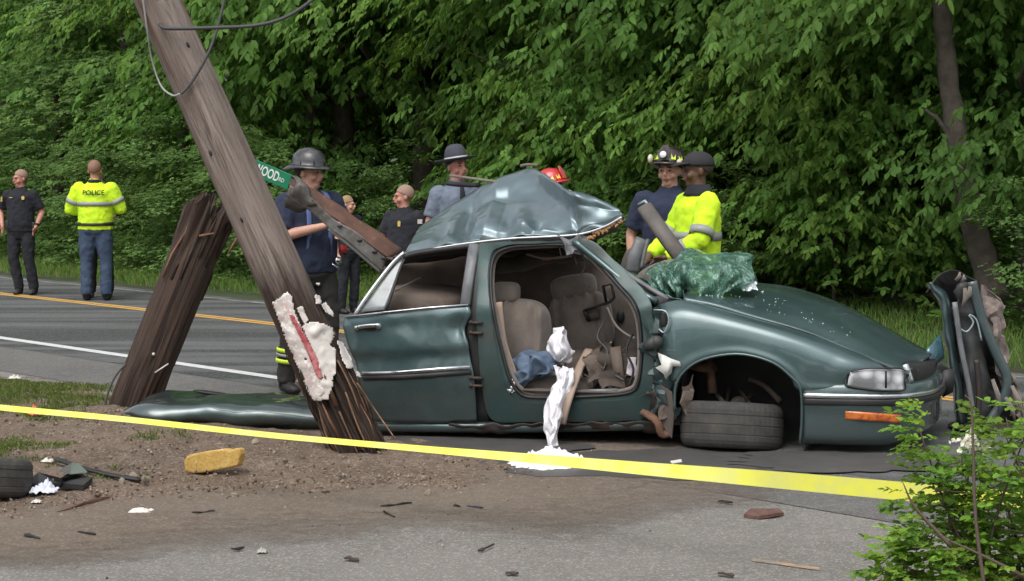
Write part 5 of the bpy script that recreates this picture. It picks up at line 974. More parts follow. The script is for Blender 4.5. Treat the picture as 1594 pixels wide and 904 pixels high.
BITS = [('wood_splinter', (34, 836), (62, 842), .02, 'dark wood splinter on the asphalt at lower left, nearest the frame corner', BLACK), ('wood_splinter', (118, 830), (148, 836), .014, 'thin dark splinter right of the lower left corner splinter', BLACK), ('dark_shard', (302, 802), (334, 798), .014, 'dark shard with a pale edge right of the paper scrap', BLACK),
        ('dark_shard', (536, 872), (558, 876), .024, 'short dark brown shard in the foreground below the pole', mat('shard_brown', (.06, .04, .035), .8)), ('dark_shard', (362, 859), (380, 857), .015, 'black shard left of the small grey scrap', BLACK), ('dark_stick', (595, 792), (640, 786), .012, 'dark stick on the dirt right below the pole base', BLACK),
        ('dark_stick', (596, 800), (614, 808), .010, 'short stick just below the longer dark stick', BLACK), ('plastic_bit', (724, 790), (750, 794), .022, 'bluish black plastic piece on the dirt edge', mat('blue_black', (.04, .045, .06), .5)), ('plastic_bit', (706, 790), (716, 792), .014, 'tiny black bit left of the bluish black piece', BLACK),
        ('dark_shard', (1117, 896), (1142, 900), .02, 'dark shard at the bottom edge of the picture right of centre', mat('shard_brown', (.06, .04, .035))), ('dark_shard', (1120, 782), (1140, 786), .022, 'black shard on the asphalt right under the tape', BLACK), ('dark_shard', (786, 895), (806, 897), .02, 'brown shard at the bottom edge near the middle', mat('shard_brown', (.06, .04, .035))),
        ('dark_stick', (90, 800), (170, 776), .012, 'reddish brown twig lying left below the black strip', mat('red_twig', (.13, .065, .045), .9)), ('dark_shard', (745, 862), (768, 852), .010, 'small curled brown shard on the foreground asphalt', mat('shard_brown', (.06, .04, .035)))]
for nm, a, c, w_, lb, mt in BITS:
    A_ = GB(*a); C_ = GB(*c)
    dv = C_ - A_; sv = Vector((-dv.y, dv.x, 0)).normalized() * w_; rr = random.Random(a[0]); pts = []
    for s_ in (1, -1):
        for t_ in ((0, .22, .5, .8, 1) if s_ == 1 else (1, .7, .45, .15)): pts.append(A_ + dv * t_ + sv * s_ * rr.uniform(.25, 1.3) * (1.1 - .6 * t_) + Vector((0, 0, .012 + rr.uniform(0, .012))))
    b = MB(); b.poly(pts, (0, 0, -.009)); tag(b.build(nm, mt, smooth=False), lb, 'debris')
shard('bark_piece', [(1158, 806), (1168, 799), (1190, 797), (1212, 799), (1220, 803), (1205, 807), (1180, 809)], mat('red_bark', (.15, .075, .055), .9, n1=(30, (.09, .05, .04), .4, .6)), 'flat reddish brown piece of bark on the asphalt right of centre', 'bark', z=.02, th=.018, lift=.008)
b = MB(); c_ = G(1140, 722); b.poly([K(1118, 722, -.25), K(1130, 714, -.22), K(1158, 708, -.2), K(1162, 724, -.25), K(1135, 728, -.3)], NF * .03); tag(b.build('plastic_shard', mat('grey_black_shard', (.06, .065, .07), .3, coat=.5), smooth=False), 'dark plastic shard standing in front of the folded wheel', 'debris')
b = MB(); b.poly([G(1043, 721), G(1060, 718), G(1062, 722), G(1046, 725)], (0, 0, .015)); tag(b.build('pale_chip', PAPER2, smooth=False), 'pale chip on the asphalt left of the folded wheel', 'debris')
o = sheet('orange_paint_mark', [G(1172, 870), G(1275, 884), G(1276, 889), G(1170, 874)], .004, mat('orange_chalk', (.42, .27, .15), .9, n1=(12, (.2, .19, .18), .42, .58)))
# wet patches
def blot(name, cx, cy, rx, ry, seed, z, mt):
    c_ = G(cx, cy); b = MB(); n = 70; vs = []
    for k in range(n):
        a = 2 * math.pi * k / n; q = 1 + .45 * noise.noise(Vector((math.cos(a) * 1.6, math.sin(a) * 1.6, seed))) + .2 * noise.noise(Vector((math.cos(a) * 6, math.sin(a) * 6, seed)))
        vs.append(c_ + Vector((rx * q * math.cos(a), ry * q * math.sin(a), z)))
    b.add(vs, [tuple(range(n))]); o = b.build(name, mt, smooth=False)
    if o.data.polygons[0].normal.z < 0: o.data.flip_normals()
    return tag(o, kind='structure')
WET = mat('oily_asphalt', (.065, .062, .06), .5, n1=(6, (.08, .076, .072), .4, .6), bump=(90, .4, .006))
blot('wet_patch', 1010, 722, 1.3, .55, 3, .012, WET); blot('wet_patch', 1330, 722, .9, .4, 8, .016, WET); blot('wet_patch', 720, 700, .8, .45, 5, .020, WET)
# stones in and around the dirt
def stones(name, n, box_, smin, smax, mt, label, seed, dens=None, z_extra=0):
    g_ = random.Random(seed); b = MB(); k = 0
    while k < n:
        px = g_.uniform(box_[0], box_[2]); py = g_.uniform(box_[1], box_[3]); P_ = G(px, py)
        d = edge_dist(P_.x, P_.y)
        if d < -.02 and g_.random() > (dens or .2) * math.exp(d * 1.6): continue
        k += 1; P_ = GB(px, py); z = 0; s = smin + (smax - smin) * g_.random() ** 3.5; M = rot3(g_.uniform(0, 360), g_.uniform(0, 360), g_.uniform(0, 360))
        vs = [P_ + Vector((0, 0, z + s * .3)) + M @ Vector((a * s * g_.uniform(.7, 1.2), c * s * g_.uniform(.6, 1), e * s * g_.uniform(.5, .9))) for a, c, e in ((1, 0, 0), (-1, 0, 0), (0, 1, 0), (0, -1, 0), (0, 0, 1), (0, 0, -1))]
        b.add(vs, [(0, 2, 4), (2, 1, 4), (1, 3, 4), (3, 0, 4), (2, 0, 5), (1, 2, 5), (3, 1, 5), (0, 3, 5)])
    return tag(b.build(name, mt, smooth=True), kind='stuff', label=label)
stones('dirt_clods', 1700, (-60, 600, 900, 810), .003, .019, M_dirt, 'clods of dark soil on the churned bank', 3)
stones('gravel', 1500, (-60, 610, 1000, 904), .003, .020, mat('pale_stone', (.30, .25, .20), .9, n1=(20, (.18, .14, .11), .4, .6)), 'small pale stones on the dirt and the asphalt edge', 4)
stones('dark_grit', 700, (-60, 700, 1560, 904), .002, .010, mat('dark_grit', (.05, .045, .04), .9), 'dark grit scattered over the foreground asphalt', 6, dens=1.2)
for i, (px, py, s, lb) in enumerate(((208, 745, .028, 'pale stone just above the black strip, the left one'), (226, 750, .026, 'pale stone at the right end of the black strip'), (190, 752, .022, 'pale stone on the lower side of the black strip'), (365, 776, .026, 'pinkish stone on the edge of the dirt below the foam block'), (668, 774, .03, 'flat grey stone on the dirt right of the pole base'), (660, 747, .022, 'brown stone on the dirt between pole base and white cloth'), (398, 692, .028, 'pale stone beside the foam block under the tape'))):
    P_ = GB(px, py); b = MB(); sball(b, P_ + Vector((0, 0, s * .5)), (s * 2.1, s * 1.7, s * 1.5), .85, 12, 8, rot3(20 * i, 30 * i, 50 * i)); b.v = [tuple(Vector(q) + crumple(Vector(q), s * .5, 30)) for q in b.v]; tag(b.build('stone', mat('pale_stone', (.3, .25, .2))), lb, 'stone', 'stones lying on the dirt')

# ------------------------------------------------------------------ bush at the lower right
bush = thing('roadside_bush', 'leafy light green bush with bare twigs and white blossom in the lower right corner', 'bush', tuple(AT(1560, 1100, 7.4).xy) + (0,))
gb = np.random.default_rng(12); gr = random.Random(12)
root = Vector((bush.location.x, bush.location.y, 0))
tips = [(1412, 664), (1425, 735), (1398, 812), (1352, 882), (1380, 862), (1470, 700), (1462, 780), (1500, 668), (1548, 648), (1590, 642), (1525, 720), (1580, 720), (1445, 858), (1500, 820), (1550, 800), (1600, 790), (1640, 700), (1660, 800), (1480, 900), (1560, 880), (1420, 900), (1640, 640)]
stem = MB(); cl = []
for i, (px, py) in enumerate(tips):
    px += 18; py += 2
    Y = 7.4 + gr.uniform(-.45, .45); e = AT(px, py, Y); bs = root + Vector((gr.uniform(-.15, .15), gr.uniform(-.1, .1), 0)); md_ = bs.lerp(e, .5) + Vector((gr.uniform(-.05, .1), 0, .05)); c = curve([bs, md_, e], 12)
    stem.tube(c, [.010 * (1 - .85 * k / 11) for k in range(12)], 5)
    for k in range(5, 12):
        for _ in range(3 if k > 8 else 2):
            q = c[k] + Vector((gr.gauss(0, .05), gr.gauss(0, .06), gr.gauss(0, .045)))
            if k < 11: stem.tube([c[k], q], [.003, .0015], 4)
            cl.append(tuple(q))
for q in ([(1545, 1000), (1520, 820), (1515, 700), (1512, 630), (1502, 615)], [(1600, 900), (1520, 860), (1450, 830)], [(1480, 850), (1425, 790), (1405, 750)], [(1640, 850), (1600, 760), (1575, 690)]):
    stem.tube(curve([AT(x, y, 7.1) for x, y in q], 16), [.008 * (1 - .8 * k / 15) for k in range(16)], 6)
stem.build('stems', mat('twig_brown', (.12, .085, .07), .9), bush)
cl = np.array(cl); a = sprays(cl, .026, 5, 6, .035, .0125, -.1, gb, flat=1.0, centre=np.array([root.x, root.y, 0]), warm=.7)
a[0] = a[0] - np.array(tuple(bush.location)); me = leaf_mesh('foliage', *a, LEAFB); link_mesh('foliage', me, bush)
b = MB()
for _ in range(90):
    px = gr.gauss(1510, 16); py = gr.gauss(688, 9); c = AT(px, py, 7.15 + gr.uniform(-.05, .05)); M = rot3(gr.uniform(0, 180), gr.uniform(0, 180), 0); s_ = .008
    b.add([c + M @ Vector(q) * s_ for q in ((1, 0, 0), (0, 1, .3), (-1, 0, 0), (0, -1, .3))], [(0, 1, 2, 3)])
tag(b.build('blossom', mat('white_blossom', (.78, .76, .62), .8), bush, smooth=False), kind='stuff')
# ------------------------------------------------------------------ people
SKIN = mat('fair_skin', (.52, .29, .21), .55, n1=(14, (.46, .22, .16), .45, .7)); SKIN_R = mat('ruddy_skin', (.50, .24, .18), .55, n1=(14, (.42, .17, .13), .45, .7)); SKIN_D = mat('dark_skin', (.12, .06, .038), .5, n1=(14, (.09, .045, .03), .45, .7))
def fab(name, c, c2=None): return mat(name, c, .92, n1=(7, c2 or tuple(q * .6 for q in c), .42, .68), bump=(60, .35, .006))
NAVY = fab('navy_cotton', (.022, .030, .062)); UNI = fab('black_uniform', (.012, .013, .019), (.02, .021, .028)); JEANB = fab('worn_blue_jeans', (.035, .058, .105), (.055, .08, .13)); TURN = fab('turnout_cloth', (.035, .033, .032)); HIVIS = fab('hivis_yellow', (.62, .90, .02), (.50, .76, .03)); SKYS = fab('grey_blue_shirt', (.16, .19, .25))
BOOT = mat('boot_leather', (.018, .017, .016), .6, n1=(9, (.05, .045, .04), .5, .7)); REFL = mat('reflective_grey', (.28, .29, .27), .5); LIME = mat('lime_trim', (.62, .82, .05), .5); EYE = mat('eye_dark', (.03, .02, .018), .4); LIP = mat('lip', (.30, .10, .085), .5)
def person(label, px, Y, H=1.8, face=0, head=0, skin=SKIN, top=UNI, legs=UNI, sleeve='short', hair=None, bulk=1.0, arms=None, feet=None, shoes=BOOT, tilt=0, lean=0, belly=0, hidden=False, hairlen=0):
    root_ = thing('person', label, 'person', (AT(px, HOR, Y).x, Y, 0.005)); root_.rotation_euler = (0, R(tilt), R(face)); root_.scale = (H / 1.8,) * 3
    sh = .168 * bulk
    J = dict(sl=(sh, .0, 1.425), sr=(-sh, .0, 1.425), el=(sh + .075, .02, 1.17), er=(-sh - .075, .02, 1.17), wl=(sh + .085, -.06, .92), wr=(-sh - .085, -.06, .92), hl=(.09, 0, .94), hr=(-.09, 0, .94), kl=(.115, -.02, .51), kr=(-.115, -.02, .51), al=(.13, .03, .10), ar=(-.13, .03, .10))
    for d_ in (arms, feet):
        if d_: J.update(d_)
    J = {k: Vector(v) for k, v in J.items()}
    HR = rot3(lean, 0, head); hc = Vector((0, -.014, 1.650)); HM = lambda q: hc + HR @ (Vector(q) * 1.09)
    b = MB(); w_ = bulk
    b.rings([(0, 0, .84, .12, .09), (0, 0, .92, .165 * w_, .11 * w_), (0, 0, 1.02, .158 * w_, .108 * w_), (0, 0, 1.15, .15 * w_, .105 * w_), (0, 0, 1.30, .168 * w_, .118 * w_), (0, 0, 1.40, .165 * w_, .11 * w_), (0, 0, 1.45, .13 * w_, .085), (0, 0, 1.49, .085, .066), (0, -.004, 1.54, .062, .062), (0, -.010, 1.62, .055, .06)])
    for s, e, w2 in (('sl', 'el', 'wl'), ('sr', 'er', 'wr')):
        S_, E_, W2 = J[s], J[e], J[w2]; b.ball(S_, .062 * w_, 12, 8); b.tube([S_, S_.lerp(E_, .5), E_], [.056 * w_, .05 * w_, .042], 10); b.ball(E_, .042, 10, 8); b.tube([E_, E_.lerp(W2, .35), W2], [.042, .043, .028], 10)
        d = (W2 - E_).normalized(); sg_ = 1 if s == 'sl' else -1; sd_ = Vector((0, -1, 0)) - d * d.dot(Vector((0, -1, 0))); sd_ = sd_.normalized() if sd_.length > .2 else Vector((0, 0, 1)); nr = d.cross(sd_)
        pc = W2 + d * .045; b.tube([W2, pc, W2 + d * .088], [(.022, .026), (.040, .018), (.038, .015)], 10, side=tuple(sd_))
        for q in range(4):
            o = W2 + d * .085 + sd_ * (.028 - .0185 * q); l = (.066, .076, .072, .056)[q]; cu = nr * (-sg_ * .018)
            b.tube([o, o + d * l * .5 + cu * .3, o + d * l * .85 + cu * 1.3], [.0095, .009, .0075], 7)
        o = W2 + d * .03 + sd_ * .03; b.tube([o, o + d * .03 + sd_ * .022, o + d * .06 + sd_ * .026], [.012, .011, .008], 7)
    for h, k, a_ in (('hl', 'kl', 'al'), ('hr', 'kr', 'ar')):
        b.ball(J[h], .085 * w_, 12, 8); b.tube([J[h], J[h].lerp(J[k], .5), J[k]], [.085 * w_, .075 * w_, .055], 12); b.ball(J[k], .055, 10, 8); b.tube([J[k], J[k].lerp(J[a_], .3), J[a_]], [.055, .058, .038], 12)
        b.tube([J[a_] + Vector((0, .03, -.06)), J[a_] + Vector((0, -.06, -.065)), J[a_] + Vector((0, -.14, -.07))], [(.035, .03), (.038, .03), (.03, .02)], 10)
    # head: skull, jaw, brow, nose, chin, ears
    b.ball(HM((0, .015, .035)), (.074, .094, .088), 18, 14, HR); b.ball(HM((0, -.012, -.03)), (.060, .070, .080), 16, 12, HR); b.ball(HM((0, -.045, -.083)), (.034, .030, .028), 12, 8, HR)
    b.tube([HM((0, -.082, .012)), HM((0, -.102, -.022)), HM((0, -.088, -.034))], [.010, .015, .014], 8); b.tube([HM((-.035, -.074, .022)), HM((0, -.084, .026)), HM((.035, -.074, .022))], .012, 8)
    b.tube([HM((-.02, -.078, -.056)), HM((0, -.085, -.054)), HM((.02, -.078, -.056))], .009, 6)
    for s in (-1, 1): b.ball(HM((s * .074, .012, -.005)), (.012, .020, .032), 8, 6, HR); b.ball(HM((s * .042, -.055, -.03)), (.024, .026, .026), 8, 6, HR)
    body = b.build('body', skin, root_, world=False, remesh=.0105)
    for s in (-1, 1):
        MB().ball(HM((s * .031, -.082, .004)), (.012, .006, .006), 8, 6, HR).build('eye', EYE, root_, world=False)
        MB().tube([HM((s * .016, -.094, .026)), HM((s * .046, -.083, .026))], .004, 5).build('eyebrow', hair or EYE, root_, world=False)
    MB().tube([HM((-.024, -.088, -.054)), HM((0, -.094, -.053)), HM((.024, -.088, -.054))], [.003, .0045, .003], 6).build('mouth', LIP, root_, world=False)
    if hair:
        hb = MB(); hb.ball((0, 0, 0), 1, 24, 16); vs = []
        for q in hb.v:
            x, y, z = q; back = (y + 1) / 2; zz = z if z > (-.15 - .75 * back) + .45 * (1 - back) else (-.15 - .75 * back) + .45 * (1 - back)
            vs.append(tuple(HM((x * .079, .018 + y * .098 + (.006 if y < 0 else 0), .038 + zz * (.092 + hairlen)))))
        hb.v = vs; hb.build('hair', hair, root_, world=False)
    # clothes
    c = MB(); e_ = .020
    c.rings([(0, 0, .90, .172 * w_ + e_, .118 * w_ + e_), (0, -.02 * belly, 1.00, .165 * w_ + e_ * 1.3, (.115 + .04 * belly) * w_ + e_), (0, -.02 * belly, 1.12, .158 * w_ + e_ * 1.5, (.112 + .05 * belly) * w_ + e_), (0, 0, 1.30, .175 * w_ + e_, .124 * w_ + e_), (0, 0, 1.40, .172 * w_ + e_, .116 * w_ + e_), (0, 0, 1.45, .135 * w_ + e_, .092 + e_), (0, .004, 1.49, .088 + e_, .074 + e_), (0, .004, 1.525, .074, .072), (0, .004, 1.55, .068, .070)], 24)
    for s, el, w2 in (('sl', 'el', 'wl'), ('sr', 'er', 'wr')):
        S_, E_, W2 = J[s], J[el], J[w2]; c.ball(S_, .076 * w_, 12, 8)
        if sleeve == 'short': c.tube([S_, S_.lerp(E_, .45), S_.lerp(E_, .82)], [.080 * w_, .074 * w_, .072 * w_], 12)
        else: c.tube([S_, S_.lerp(E_, .5), E_], [.084 * w_, .078 * w_, .070], 12); c.ball(E_, .070, 10, 8); c.tube([E_, E_.lerp(W2, .5), W2], [.070, .064, .046], 12)
    c.build('shirt', top, root_, world=False, remesh=.013, disp=.022, dsize=.055)
    t = MB(); t.rings([(0, 0, .80, .15 * w_, .10), (0, 0, .88, .178 * w_, .125 * w_), (0, 0, .96, .172 * w_ + .006, .118 * w_ + .006), (0, -.01 * belly, 1.0, .165 * w_ + .006, .115 * w_ + .004)], 24)
    for h, k, a_ in (('hl', 'kl', 'al'), ('hr', 'kr', 'ar')):
        t.ball(J[h] + Vector((0, 0, -.03)), .098 * w_, 12, 8); t.tube([J[h], J[h].lerp(J[k], .5), J[k]], [.102 * w_, .094 * w_, .080], 14); t.ball(J[k], .080, 12, 8); t.tube([J[k], J[k].lerp(J[a_], .5), J[a_] + Vector((0, 0, -.02))], [.080, .077, .072], 14)
    t.build('trousers', legs, root_, world=False, remesh=.014, disp=.028, dsize=.075)
    bb = MB().rings([(0, 0, .955, .180 * w_ + .012, .124 * w_ + .012), (0, 0, .957, .184 * w_ + .012, .128 * w_ + .012), (0, 0, 1.0, .182 * w_ + .012, .127 * w_ + .012), (0, 0, 1.002, .17 * w_, .12 * w_)], 28).build('belt', BLACK, root_, world=False)
    for a_ in ('al', 'ar'):
        s = MB(); A_ = J[a_]; s.tube([A_ + Vector((0, .045, -.045)), A_ + Vector((0, -.03, -.045)), A_ + Vector((0, -.11, -.062)), A_ + Vector((0, -.175, -.07))], [(.040, .050), (.046, .052), (.048, .036), (.030, .022)], 12); s.tube([A_ + Vector((0, .01, .06)), A_ + Vector((0, .01, -.05))], [.052, .05], 12)
        s.v = [(x, y, max(z, .0)) for x, y, z in s.v]; s.build('boot', shoes, root_, world=False)
    return root_, J, HM, HR
def band(parent, c, rx, ry, h, mt, name='reflective_band', rot=None, n=32):
    M = rot or Matrix.Identity(3); return MB().lathe([(rx - .004, -h / 2), (rx, -h / 2), (rx, h / 2), (rx - .004, h / 2)], c, n, M, sy=ry / rx).build(name, mt, parent, world=False)
def limb_band(parent, A_, B_, t, r_, h, mt, name='reflective_band'):
    A_, B_ = Vector(A_), Vector(B_); q = (B_ - A_).to_track_quat('Z', 'Y').to_matrix(); return band(parent, A_.lerp(B_, t), r_, r_, h, mt, name, q)
def patch_on(parent, pts, mt, name, d=(0, -.004, 0)): return MB().poly(pts, d).build(name, mt, parent, world=False, smooth=False)
def helmet(parent, HM, HR, shell, trim, front=None, brim=None, tiltx=0):
    M = HR @ rot3(tiltx, 0, 0)
    p = [(.0, .125), (.03, .124), (.07, .108), (.098, .075), (.110, .03), (.113, .0), (.118, -.004)]
    h = MB().lathe(p, HM((0, .01, .055)), 32, M, sy=1.2).build('helmet', shell, parent, world=False, solid=.006)
    b = MB(); n = 40; vs = []
    for k in range(n):
        a = 2 * math.pi * k / n; bk = max(0, math.sin(a)); fr = max(0, -math.sin(a)); ro = 1.27 + .32 * bk ** 2 + .16 * fr
        for rr, zz in ((1.0, 0), (ro, -.02 - .03 * bk)): vs.append(HM((0, .01, .055)) + M @ Vector((.113 * rr * math.cos(a), .135 * rr * math.sin(a), zz)))
    b.add(vs, [(2 * k, 2 * k + 1, 2 * ((k + 1) % n) + 1, 2 * ((k + 1) % n)) for k in range(n)]); b.build('helmet_brim', brim or shell, h, world=False, solid=.008)
    for a in range(0, 180, 45):
        MB().tube([HM((0, .01, .055)) + M @ Vector((math.cos(R(a)) * .113 * math.sin(t) * 1.02, math.sin(R(a)) * .137 * math.sin(t) * 1.02, .127 * math.cos(t))) for t in np.linspace(-1.5, 1.5, 13)], .005, 6).build('helmet_ridge', shell, h, world=False)
    if front: MB().poly([HM((0, .01, .055)) + M @ Vector(q) for q in ((-.04, -.142, .01), (.04, -.142, .01), (.05, -.132, .07), (.02, -.115, .125), (-.02, -.115, .125), (-.05, -.132, .07))], HR @ Vector((0, -.006, 0))).build('front_shield', front, h, world=False, smooth=False)
    if trim:
        for a in (25, 65, 115, 155, 205, 235, 305, 335):
            q = [HM((0, .01, .055)) + M @ Vector((math.cos(R(a + s)) * .1155 * math.sin(t), math.sin(R(a + s)) * .139 * math.sin(t), .129 * math.cos(t))) for s, t in ((-9, 1.45), (9, 1.45), (8, 1.0), (-8, 1.0))]
            MB().poly(q, (q[0] - HM((0, .01, .03))).normalized() * .004).build('helmet_decal', trim, h, world=False, smooth=False)
    return h
YF = lambda py: F / ((py - HOR) / CAMH)
GREYH = mat('grey_hair', (.20, .165, .14), .9); SANDY = mat('sandy_hair', (.30, .20, .11), .9); BROWNH = mat('dark_hair', (.05, .035, .028), .9); BUZZ = mat('short_grey_hair', (.30, .195, .15), .9)
GOLD = mat('badge_gold', (.75, .55, .15), .35, metal=.6)
# 1 officer at far left
r1, J, HM, HR = person('police officer in black short-sleeved uniform standing at far left with hands at belt', 31, YF(459), 1.71, face=-8, head=-35, skin=SKIN_R, hair=BUZZ, bulk=1.06, belly=.4,
    arms=dict(el=(.30, .05, 1.18), wl=(.245, -.07, .97), er=(-.33, .06, 1.20), wr=(-.245, -.09, .98)), feet=dict(al=(.17, .03, .1), ar=(-.05, .03, .1)))
patch_on(r1, [(.075, -.152, 1.36), (.11, -.150, 1.36), (.115, -.148, 1.40), (.092, -.149, 1.415), (.07, -.152, 1.40)], GOLD, 'badge'); patch_on(r1, [(-.275, -.055, 1.33), (-.235, -.095, 1.33), (-.235, -.093, 1.40), (-.27, -.055, 1.40)], GOLD, 'shoulder_patch', (-.003, -.003, 0)); patch_on(r1, [(-.11, -.152, 1.385), (-.06, -.154, 1.385), (-.06, -.154, 1.395), (-.11, -.152, 1.395)], GOLD, 'name_plate')
limb_band(r1, J['el'], J['wl'], .85, .036, .03, BLACK, 'wristwatch')
# 2 officer seen from behind
r2, J, HM, HR = person('officer seen from behind in a yellow jacket lettered POLICE and blue jeans', 147, YF(468), 1.84, face=180, head=0, skin=SKIN_R, top=HIVIS, legs=JEANB, sleeve='long', hair=mat('reddish_short_hair', (.25, .13, .095), .9), bulk=1.2, belly=.6,
    arms=dict(er=(-.33, -.02, 1.17), wr=(-.14, -.24, 1.14), el=(.33, -.02, 1.16), wl=(.12, -.25, 1.10)), feet=dict(al=(.12, .03, .1), ar=(-.13, .03, .1), kl=(.12, 0, .5), kr=(-.13, 0, .5)))
band(r2, (0, -.012, 1.235), .236, .196, .055, REFL); band(r2, (0, -.008, .975), .232, .19, .035, BLACK, 'jacket_hem'); MB().rings([(0, .004, 1.50, .094, .088), (0, .004, 1.545, .075, .077)], 24).build('collar', UNI, r2, world=False)
limb_band(r2, J['sl'], J['el'], .62, .096, .055, REFL); limb_band(r2, J['sr'], J['er'], .62, .096, .055, REFL)
text_mesh('lettering', 'POLICE', .085, mat('print_black', (.02, .03, .02), .8), r2, Matrix.Translation((-.015, .176, 1.375)) @ Matrix.Rotation(math.pi, 4, 'Z') @ Matrix.Rotation(math.pi / 2, 4, 'X'), bold=.002)
# 2b legs behind
person('person in black trousers almost wholly hidden behind the officer in the yellow jacket', 153, YF(468) + .55, 1.66, face=10, legs=fab('dark_green_trousers', (.02, .024, .018)), bulk=.9, hair=BROWNH, arms=dict(er=(-.2, -.1, 1.17), wr=(-.05, -.25, 1.12), el=(.2, -.1, 1.17), wl=(.05, -.25, 1.12)))
# 3 firefighter behind the pole
r3, J, HM, HR = person('firefighter in dark helmet and blue braces standing behind the leaning pole', 481, YF(611), 1.93, face=35, head=28, top=NAVY, legs=TURN, hair=BROWNH, bulk=1.16, belly=.3,
    arms=dict(er=(-.29, -.08, 1.18), wr=(-.02, -.26, 1.26), el=(.30, -.05, 1.17), wl=(.12, -.27, 1.18)), feet=dict(al=(.16, .05, .1), ar=(-.20, .02, .1), kl=(.15, -.03, .5), kr=(-.17, -.02, .5), hr=(-.10, 0, .94)))
helmet(r3, HM, HR, mat('helmet_black', (.03, .03, .034), .4, coat=.4, n1=(12, (.08, .08, .085), .5, .65)), None, None, tiltx=4)
BLUEB = mat('brace_blue', (.09, .14, .30), .8)
for s in (-.085, .09):
    MB().tube(curve([(s, -.135, 1.02), (s * 1.05, -.158, 1.2), (s * 1.1, -.155, 1.38), (s, -.07, 1.505), (s * .9, .08, 1.48), (s * .6, .145, 1.3)], 24), [(.022, .005)] * 24, 6).build('brace', BLUEB, r3, world=False)
for a_, k in (('al', 'kl'), ('ar', 'kr')):
    limb_band(r3, J[a_], J[k], .36, .092, .030, LIME); limb_band(r3, J[a_], J[k], .47, .093, .022, REFL); limb_band(r3, J[a_], J[k], .56, .094, .030, LIME)
MB().ball((.17, -.13, .99), (.035, .02, .03), 8, 6).build('belt_clip', CHROME, r3, world=False); MB().tube([(.10, -.16, .97), (.14, -.17, .94), (.19, -.14, .97)], .007, 6).build('carabiner', CHROME, r3, world=False); MB().box((.20, -.16, 1.08), (.05, .02, .06)).build('red_tag', mat('tag_red', (.5, .03, .03), .6), r3, world=False)
# 4 female officer
r4, J, HM, HR = person('blonde woman officer in dark uniform standing behind the steel channel', 541, 24.6, 1.42, face=45, head=25, hair=SANDY, bulk=1.05, hairlen=.008)
MB().ball(HM((0, .11, -.02)), (.04, .045, .05)).build('hair_bun', SANDY, r4, world=False)
# 5 officer looking left
r5, J, HM, HR = person('balding officer in dark uniform looking left, standing beyond the car roof', 629, 20.6, 1.62, face=-38, head=-38, skin=SKIN_R, hair=BUZZ, bulk=1.12, belly=.5, arms=dict(er=(-.27, -.06, 1.2), wr=(-.20, -.2, 1.02)))
patch_on(r5, [(.262, -.08, 1.36), (.285, -.03, 1.36), (.285, -.03, 1.41), (.262, -.08, 1.41)], PAPER2, 'flag_patch', (.006, -.003, 0)); patch_on(r5, [(.262, -.055, 1.375), (.283, -.03, 1.375), (.283, -.03, 1.385), (.262, -.055, 1.385)], mat('flag_red', (.6, .1, .1), .8), 'flag_stripe', (.009, -.005, 0)); patch_on(r5, [(.04, -.155, 1.33), (.075, -.155, 1.33), (.08, -.152, 1.38), (.058, -.152, 1.395), (.035, -.152, 1.38)], GOLD, 'badge')
patch_on(r5, [(.275, -.10, 1.24), (.30, -.05, 1.24), (.30, -.05, 1.29), (.275, -.10, 1.29)], mat('patch_yellow', (.7, .6, .08), .8), 'shoulder_patch', (.006, -.003, 0))
# 6 trooper
r6, J, HM, HR = person('state trooper in broad-brimmed grey hat and grey-blue shirt behind the torn roof', 711, 19.4, 1.955, face=20, head=15, lean=-6, skin=SKIN_R, top=SKYS, hair=BROWNH, bulk=1.0)
hat = MB().lathe([(.0, .125), (.03, .130), (.06, .118), (.082, .085), (.090, .04), (.094, .0)], HM((0, .01, .065)), 32, HR @ rot3(0, -6, 0), sy=1.15).build('hat', mat('grey_felt', (.05, .053, .068), .85), r6, world=False, solid=.005)
MB().lathe([(.09, .0), (.13, -.004), (.17, .002), (.186, .010), (.186, .004), (.13, -.012), (.09, -.008)], HM((0, .01, .065)), 40, HR @ rot3(0, -6, 0), sy=1.1).build('hat_brim', mat('grey_felt', (.085, .09, .11)), hat, world=False)
MB().lathe([(.0965, .0), (.0965, .022), (.094, .022)], HM((0, .01, .067)), 32, HR @ rot3(0, -6, 0), sy=1.14).build('hat_band', mat('silver_band', (.4, .4, .42), .5), hat, world=False)
MB().tube([(0, -.14, 1.5), (0, -.16, 1.4), (0, -.155, 1.2)], [(.015, .008), (.025, .008), (.03, .008)], 6).build('tie', UNI, r6, world=False)
# 7 red helmet
r7, J, HM, HR = person('firefighter in red helmet with yellow decal, hidden behind the peak of the torn roof', 858, 17.6, 1.765, face=60, head=10, lean=-14, top=TURN, legs=TURN, sleeve='long', hair=BROWNH)
helmet(r7, HM, HR, mat('helmet_red', (.48, .025, .03), .35, coat=.5), mat('decal_yellow', (.85, .62, .05), .4), mat('shield_red', (.6, .1, .1), .5))
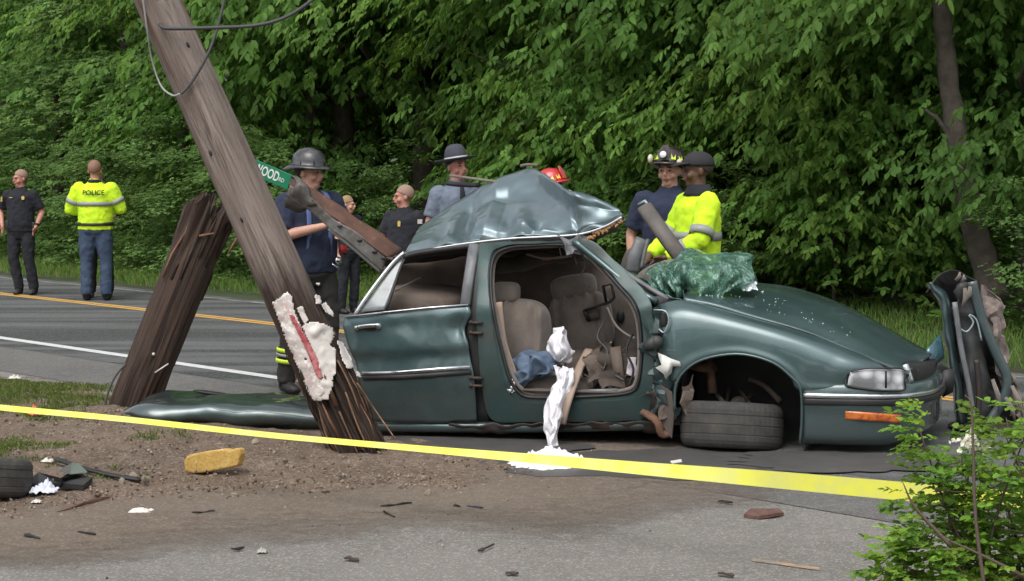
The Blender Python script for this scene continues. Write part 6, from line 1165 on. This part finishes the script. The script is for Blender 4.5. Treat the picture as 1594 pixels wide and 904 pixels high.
# 8 firefighter right
r8, J, HM, HR = person('firefighter in navy T-shirt and black helmet with white emblem beyond the hood', 1043, 16.75, 1.945, face=-12, head=-12, top=NAVY, legs=TURN, hair=BROWNH, bulk=1.12, arms=dict(er=(-.30, .04, 1.17), wr=(-.27, -.03, .90)))
hh = helmet(r8, HM, HR, mat('helmet_gloss_black', (.022, .014, .013), .3, coat=.6), LIME, mat('shield_black', (.03, .02, .02), .5), tiltx=-6)
MB().lathe([(0, .004), (.024, .004), (.026, 0)], HM((0, -.138, .115)), 18, HR @ rot3(80, 0, 0)).build('emblem', WHITEP, hh, world=False)
MB().ball(HM((.105, -.10, .065)), (.02, .03, .02), 10, 6, HR).build('goggle', mat('cream_trim', (.6, .55, .42), .5), hh, world=False); MB().ball(HM((-.105, -.10, .085)), (.02, .03, .035), 10, 6, HR).build('goggle', mat('cream_trim', (.6, .55, .42)), hh, world=False)
for k in range(3): MB().box((.11, -.156 + .002 * k, 1.36 - .045 * k), (.045, .004, .014)).build('chest_print', mat('print_grey', (.35, .37, .42), .8), r8, world=False, smooth=False)
MB().tube([(-.02, -.15, .97), (.0, -.165, .93), (.06, -.155, .97)], .008, 6).build('carabiner', CHROME, r8, world=False); MB().box((-.06, -.155, .96), (.05, .02, .05)).build('belt_buckle', CHROME, r8, world=False)
# 9 hi-vis man
r9, J, HM, HR = person('man in black cap and yellow high-visibility jacket facing left beyond the hood', 1087, 15.9, 1.955, face=-72, head=-8, skin=SKIN_D, top=HIVIS, legs=UNI, sleeve='long', hair=BROWNH, bulk=1.10, belly=.3, arms=dict(el=(.27, -.10, 1.17), wl=(.16, -.30, 1.05), er=(-.27, -.10, 1.17), wr=(-.16, -.30, 1.05)))
cap = mat('cap_black', (.022, .022, .026), .85)
cp = MB(); cp.ball((0, 0, 0), 1, 28, 16); cp.v = [tuple(HM((x * .086, .016 + y * .106, .045 + max(z, -.1) * .085))) for x, y, z in cp.v]; cpo = cp.build('cap', cap, r9, world=False)
MB().tube([HM((0, -.06, .05)), HM((0, -.12, .045)), HM((0, -.165, .030))], [(.075, .012), (.07, .010), (.045, .006)], 14).build('cap_peak', cap, cpo, world=False)
band(r9, (0, -.006, 1.19), .216, .168, .060, REFL); MB().rings([(0, .004, 1.475, .135, .11), (0, .004, 1.50, .11, .098), (0, .004, 1.555, .078, .08)], 24).build('collar', UNI, r9, world=False)
limb_band(r9, J['sl'], J['el'], .80, .088, .058, REFL); limb_band(r9, J['sr'], J['er'], .80, .088, .058, REFL)
limb_band(r9, J['el'], J['wl'], .5, .07, .05, REFL)

for rr, s in ((r1, 1), (r4, 1), (r5, -1)):
    MB().box((s * .20, -.02, .96), (.05, .09, .16)).build('holster', BLACK, rr, world=False, bevel=.01)
    MB().box((-s * .17, -.10, 1.0), (.05, .04, .13)).build('radio', BLACK, rr, world=False, bevel=.006)
